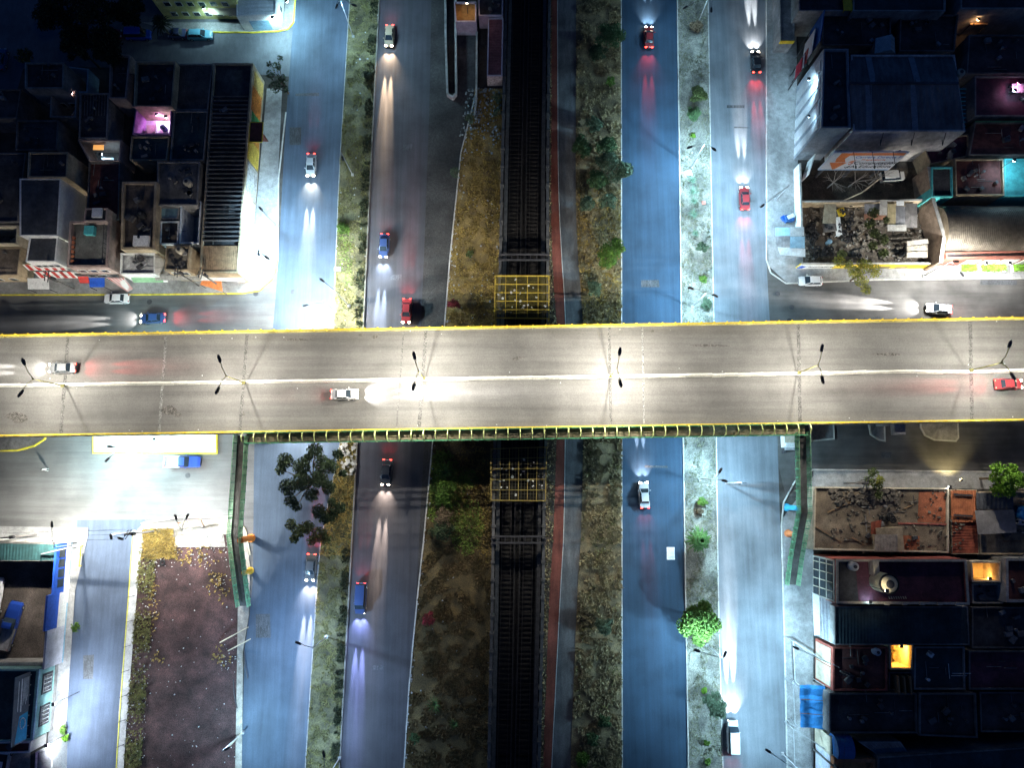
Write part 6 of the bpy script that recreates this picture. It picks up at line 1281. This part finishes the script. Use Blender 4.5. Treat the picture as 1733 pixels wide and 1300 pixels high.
# east strip
for i, (u, v, r, h, k, lb) in enumerate([(1182,160,18,2.6,'olive','olive tree on the right strip above the agaves'),(1174,193,14,2.2,'mid','pale green tree just below the olive tree'),(1173,230,5,.7,'bright','tiny bright green shrub above the upper double lamp'),(1188,418,11,1.4,'grey','sparse grey shrub on the right strip'),(1191,472,8,1.2,'lime','bright lime shrub near the lower double lamp'),(1196,514,11,1.0,'grey','flat grey green shrub beside the white block'),(1189,850,9,1.2,'lime','small lime shrub below the footbridge'),(1183,866,7,.8,'dry','dry brown shrub below the small lime shrub'),(1184,1052,38,4.6,'lime','big bright lime green tree on the right strip'),(1192,1169,5,.8,'bright','tiny bright green shrub on the lower right strip'),(1211,1193,20,2.6,'grey','pale green tree overhanging the right service road'),(1195,1258,5,.8,'vivid','tiny green shrub near the bottom of the right strip'),(1197,1290,6,.8,'vivid','lowest tiny green shrub of the right strip'),(1180,45,14,1.4,'dry','bare brown thicket at the top of the right strip')]):
    tree(lb, u, v, r, h, k, 60+i, int(300+7*r*r), name='tree' if r > 13 else 'shrub', cat='tree' if r > 13 else 'shrub', leafsize=.16 if r < 30 else .2)
def spiky(name, label, cat, u, v, n, L, wid, h, m, arch=.5, z0=.15, trunk=0, seed=0, layers=1):
    c = G(u, v, z0+trunk); t = thing(name, label, cat, (c.x, c.y, z0)); rr = random.Random(seed+int(u)); mb = MB()
    for ly in range(layers):
        for k in range(n):
            a = 6.283*(k+.5*ly)/n+rr.uniform(-.15,.15); d = Vector((math.cos(a), math.sin(a), 0)); s_ = Vector((-d.y, d.x, 0)); l = L*rr.uniform(.8,1.1)*(1-.22*ly); hh = h*(1+.8*ly); pr = None
            for i in range(5):
                f = i/4; p = Vector((c.x,c.y,z0+trunk))+d*l*f+Vector((0,0,hh*math.sin(f*2.4)*(1)-arch*f*f*l*.3+.1)); w_ = wid*(1-f)**.6*(.6+.8*f if i else .6)
                if pr: mb.add([pr[0]-s_*pr[1], pr[0]+s_*pr[1], p+s_*w_, p-s_*w_], [(0,1,2,3)])
                pr = (p, w_)
    mb.build('leaf_rosette' if not trunk else 'fronds', m, t)
    MB().tube([(c.x,c.y,z0-.05),(c.x,c.y,z0+max(trunk,.25))], [.2 if trunk else .1, .16 if trunk else .08], 8).build('trunk' if trunk else 'stem', BARK, t); return t
AG = leafmat('agave_leaf', (.12,.20,.13), (.05,.10,.07)); PALM = leafmat('palm_leaf', (.06,.13,.03), (.02,.05,.012)); PALMD = leafmat('palm_dark', (.04,.05,.022), (.015,.02,.01))
for u, v, L, lb in ((1171,306,1.0,'topmost agave in the row on the right strip'),(1172,326,1.4,'largest spiky agave in the row on the right strip'),(1173,342,1.0,'third agave in the row beside the pink block'),(1173,364,1.2,'lowest agave in the row on the right strip'),(754,800,1.9,'spiky green agave in the grass below the footbridge'),(736,1192,1.5,'lone green agave in the dark lower field'),(769,1225,.9,'small spiky plant low in the dark field'),(1176,396,.8,'small bare spiky plant below the agave row')):
    spiky('agave', lb, 'agave', u, v, 14, L, .09, .5, AG if u > 1000 else PALM, .4)
spiky('palm', 'round fan palm with dark green fronds on the right strip', 'palm', 1182, 914, 38, 2.3, .22, .7, PALM, .9, .15, 1.6, 3, 4)
spiky('palm', 'dark palm beside the yellow house at the top left', 'palm', 275, 42, 22, 2.4, .16, .7, PALMD, 1.2, .02, 3.4, 5, 3)
# west fields
for i, (u, v, r, h, k, lb) in enumerate([(751,832,24,1.1,'vivid','sprawling green bush in the field below the footbridge'),(750,893,24,1.6,'deep','dark rounded bush with a dry top in the field'),(752,876,16,2.3,'dry','dry brown bush top above the dark rounded bush'),(702,1250,9,1.0,'mid','small green bush at the lower edge of the dark field'),(767,514,11,1.3,'red','red flowering bougainvillea by the kerb above the viaduct'),(725,1049,13,1.0,'red','dull red flowering bush in the dark lower field'),(580,388,13,.6,'vivid','low green bush on the left verge'),(622,128,9,1.0,'dark','black thicket at the edge of the upper left verge'),(795,430,7,.5,'olive','small low weed in the dry field')]):
    tree(lb, u, v, r, h, k, 90+i, int(350+3.2*r*r), name='bush', cat='bush', leafsize=.15)
tree('tall open tree with dark drooping clumps left of the main road', 525, 815, 52, 7.5, 'deep', 120, 7000, [(533,763,14,.6),(520,776,9,.3),(483,780,14,0),(475,795,10,0),(510,790,15,.8),(545,785,15,.6),(560,790,13,.2),(572,770,10,0),(487,825,15,.2),(510,815,17,1.0),(540,812,16,.8),(556,825,12,.3),(492,848,11,-.2),(502,858,9,-.3),(528,838,12,.4),(580,802,7,-.2)], leafsize=.22)
tree('middle dark tree crown overlapping the left service road', 555, 865, 26, 6.2, 'deep', 121, 1700, [(540,866,13,0),(560,872,12,.2),(575,860,10,0),(562,850,8,.2),(548,880,8,0)], leafsize=.2)
tree('lowest spreading tree beside the left service road', 518, 898, 34, 5.4, 'olive', 122, 2100, [(492,888,10,0),(505,900,12,.2),(520,893,12,.3),(540,905,13,.1),(552,912,9,0),(498,912,8,0),(528,915,9,.2)], leafsize=.2)
# right side
tree('thin green tree growing through the tyre yard', 1478, 382, 24, 5.0, 'olive', 130, 3000, [(1478,360,10,0),(1472,378,10,.2),(1480,395,10,.3),(1495,405,10,0),(1478,415,9,0),(1495,428,9,-.2),(1425,430,9,-1),(1500,372,6,0)], leafsize=.17)
tree('yellowish street tree spreading over the right side street', 1462, 462, 26, 4.4, 'yellow', 131, 2800, [(1462,450,14,.2),(1446,460,12,0),(1480,458,13,0),(1458,474,13,0),(1466,490,10,-.3),(1420,442,11,-.3),(1436,448,9,0)], leafsize=.16)
tree('yellow flowered tree at the corner of the brown roof', 1478, 815, 19, 5.2, 'olive', 132, 900, [(1478,800,9,0),(1470,815,9,.2),(1485,822,10,.2),(1488,838,7,-.2)], leafsize=.17)
tree('yellow blossom clump beside the yellow flowered tree', 1488, 812, 9, 5.8, 'yellow', 133, 260, leafsize=.16)
tree('bright green spreading tree over the ribbed strip roof', 1701, 810, 33, 6.2, 'bright', 134, 2600, leafsize=.26, dens=1.5)
for i, (u, v, r, lb) in enumerate([(128,1062,8,'low green shrub on the lane pavement beside the truck yard'),(107,1236,7,'yellow green shrub in the bright light below the turquoise house'),(110,1250,6,'green shrub under the yellow green one by the bright lane')]): tree(lb, u, v, r, .8, ['vivid','lime','bright'][i], 140+i, 350, name='shrub', cat='shrub', leafsize=.14)
def bare(label, u, v, h, n, seed):
    a = G(u, v); t = thing('bare_tree', label, 'tree', a); rr = random.Random(seed); mb = MB(); mb.tube([a, a+Vector((.2,.1,h*.5))], [.12,.08], 6)
    for k in range(n):
        an = rr.random()*6.28; s_ = a+Vector((.2,.1,h*.5)); m_ = s_+Vector((math.cos(an)*h*.3,math.sin(an)*h*.3,h*.25)); mb.tube([s_, m_, m_+Vector((math.cos(an+.4)*h*.35,math.sin(an+.4)*h*.35,h*.12))], [.06,.04,.02], 5); mb.tube([m_, m_+Vector((math.cos(an-.7)*h*.25,math.sin(an-.7)*h*.25,h*.1))], [.035,.015], 4)
    mb.build('branch', M('pale_bark',(.30,.26,.22),var=.3,scale=4), t)
bare('leftmost bare branched tree below the billboard', 1400, 318, 4, 9, 1); bare('middle bare branched tree below the billboard', 1436, 316, 4, 9, 2); bare('bare tree beside the white van in the dark lot', 1470, 312, 4.4, 8, 3)
a, b_ = G(1422,342,2.2), G(1492,300,2.6); tag(MB().tube([a, a.lerp(b_,.5)+Vector((0,-.6,.2)), b_], .11, 6).build('fallen_pole', CREAM), 'long pale pole lying across the dark lot', 'pole')
# ------------------------------------------------------------------ parked vehicles
def put(u, v): return Vector((G(u,v).x, G(u,v).y, .02))
def hd(u, v, u2, v2, z=0): d = G(u2,v2,z)-G(u,v,z); return math.degrees(math.atan2(d.y, d.x))
make_car('white saloon car parked by the yellow kerb in front of the shops', (.68,.68,.68), put(201,507), 180, 'car', mat_name='paint_white')
make_car('white estate car parked at the right corner of the side street', (.66,.67,.66), put(1369,477), 180, 'wagon', mat_name='paint_white', L=4.0)
make_car('white police style pickup with a blue cab parked below the viaduct', (.03,.07,.36), put(312,782), 0, 'pickup', name='pickup_truck', cat='pickup', mat_name='paint_police', L=6.0, W=1.95, two=WHITE)
make_car('pale blue estate car parked by the yellow house', (.10,.32,.42), put(341,62), 0, 'wagon', mat_name='paint_teal', L=4.7)
make_car('bright blue car parked left of the palm', (.02,.08,.50), put(238,62), 0, 'van', mat_name='paint_blue', L=4.6)
make_car('red and dark car half hidden under the plaza trees', (.22,.03,.06), put(190,60), 0, 'car', mat_name='paint_maroon')
make_car('small dark car tail between the palm and the pale blue estate', (.05,.07,.16), put(303,60), 180, 'car', mat_name='paint_navy', L=3.4)
make_car('dark blue car at the left edge of the plaza', (.03,.08,.20), put(6,103), 88, 'car', mat_name='paint_deepblue')
make_car('white van parked in the dark lot beside the billboard', (.60,.58,.54), put(1506,302), 4, 'van', name='van', cat='van', mat_name='paint_cream_van', L=4.2)
# ------------------------------------------------------------------ vehicles in traffic, lamps lit
COLS = {'silver':(.42,.43,.45),'grey':(.12,.125,.13),'black':(.02,.02,.024),'white':(.6,.6,.6),'red':(.25,.03,.035),'blue':(.04,.07,.18),'tan':(.3,.24,.16)}
WH, WA, BW = (1,.97,.93), (1,.84,.62), (.55,.68,1.0)
TR = [
 (528,282,517,520,'silver','car',WA,1.2,.5,0,'silver car with warm headlights heading down the left service road'),
 (660,64,646,330,'tan','car',(1,.70,.42),1.3,.5,0,'tan car with orange headlights near the top of the left main road'),
 (651,418,641,560,'blue','car',(.62,.78,1),1.3,.5,0,'blue car with bluish headlights on the left main road'),
 (689,528,684,640,'red','car',WH,.4,2.4,0,'red car with glowing tail lamps about to pass under the viaduct'),
 (528,960,500,1290,'grey','car',(1,.80,.70),1.3,1.6,0,'grey car on the left service road below the spreading tree'),
 (655,800,630,1090,'grey','car',(1,.78,.60),1.1,.6,0,'grey car with pinkish headlights on the left main road below the footbridge'),
 (612,1012,598,1300,'blue','van',(.35,.42,1),1.5,.6,0,'blue van with blue headlights beside the lower left verge'),
 (1097,66,1096,-60,'red','car',WH,.6,2.2,0,'red car near the top of the blue road with glowing tail lamps'),
 (1089,838,1080,700,'silver','car',(1,.86,.80),.9,1.4,0,'silver car heading up the blue road below the footbridge'),
 (1277,108,1268,-40,'black','car',WH,.7,2.0,0,'black car at the top of the right service road'),
 (1258,338,1252,200,'red','car',WH,.6,2.2,0,'red car leaving the bend on the right service road'),
 (1238,1245,1230,950,'white','van',WH,1.6,.4,0,'white van with long headlights at the bottom right service road'),
 (262,540,120,546,'blue','car',WH,.5,1.8,0,'blue car with glowing tail lamps on the left side street'),
 (1585,524,1370,506,'silver','car',WH,1.5,.3,0,'silver car with white headlights on the right side street'),
 (110,624,-60,627,'grey','car',WH,.6,2.0,1,'grey car with red tail lamps on the upper lanes of the viaduct'),
 (585,668,900,662,'white','car',WH,2.4,.4,1,'white car with long headlights below the viaduct median'),
 (1702,651,1800,649,'red','car',WH,.8,2.4,1,'red car at the right end of the viaduct near the median'),
]
for u, v, u2, v2, c, kind, hc, hp_, tp, dk, lb in TR:
    z = ZD if dk else 0; p = G(u, v, z); p.z += .012
    make_car(lb, COLS[c], p, hd(u,v,u2,v2,z), kind, (hp_, tp), 'van' if kind == 'van' else 'car', 'van' if kind == 'van' else 'car', 'lit vehicles in traffic', 'traffic_'+c, 4.3 if kind == 'car' else 4.8, 1.75, hc)

for i, (u, v, r) in enumerate([(796,200,11),(840,165,10),(842,190,10),(770,290,11)]): tree(['dark weed thicket below the white edged wall loop','dark thicket at the foot of the graffiti wall','second dark thicket below the graffiti wall','blue grey weed clump by the gravel shoulder'][i], u, v, r, .8, 'grey', 160+i, 500, name='bush', cat='bush', leafsize=.12)
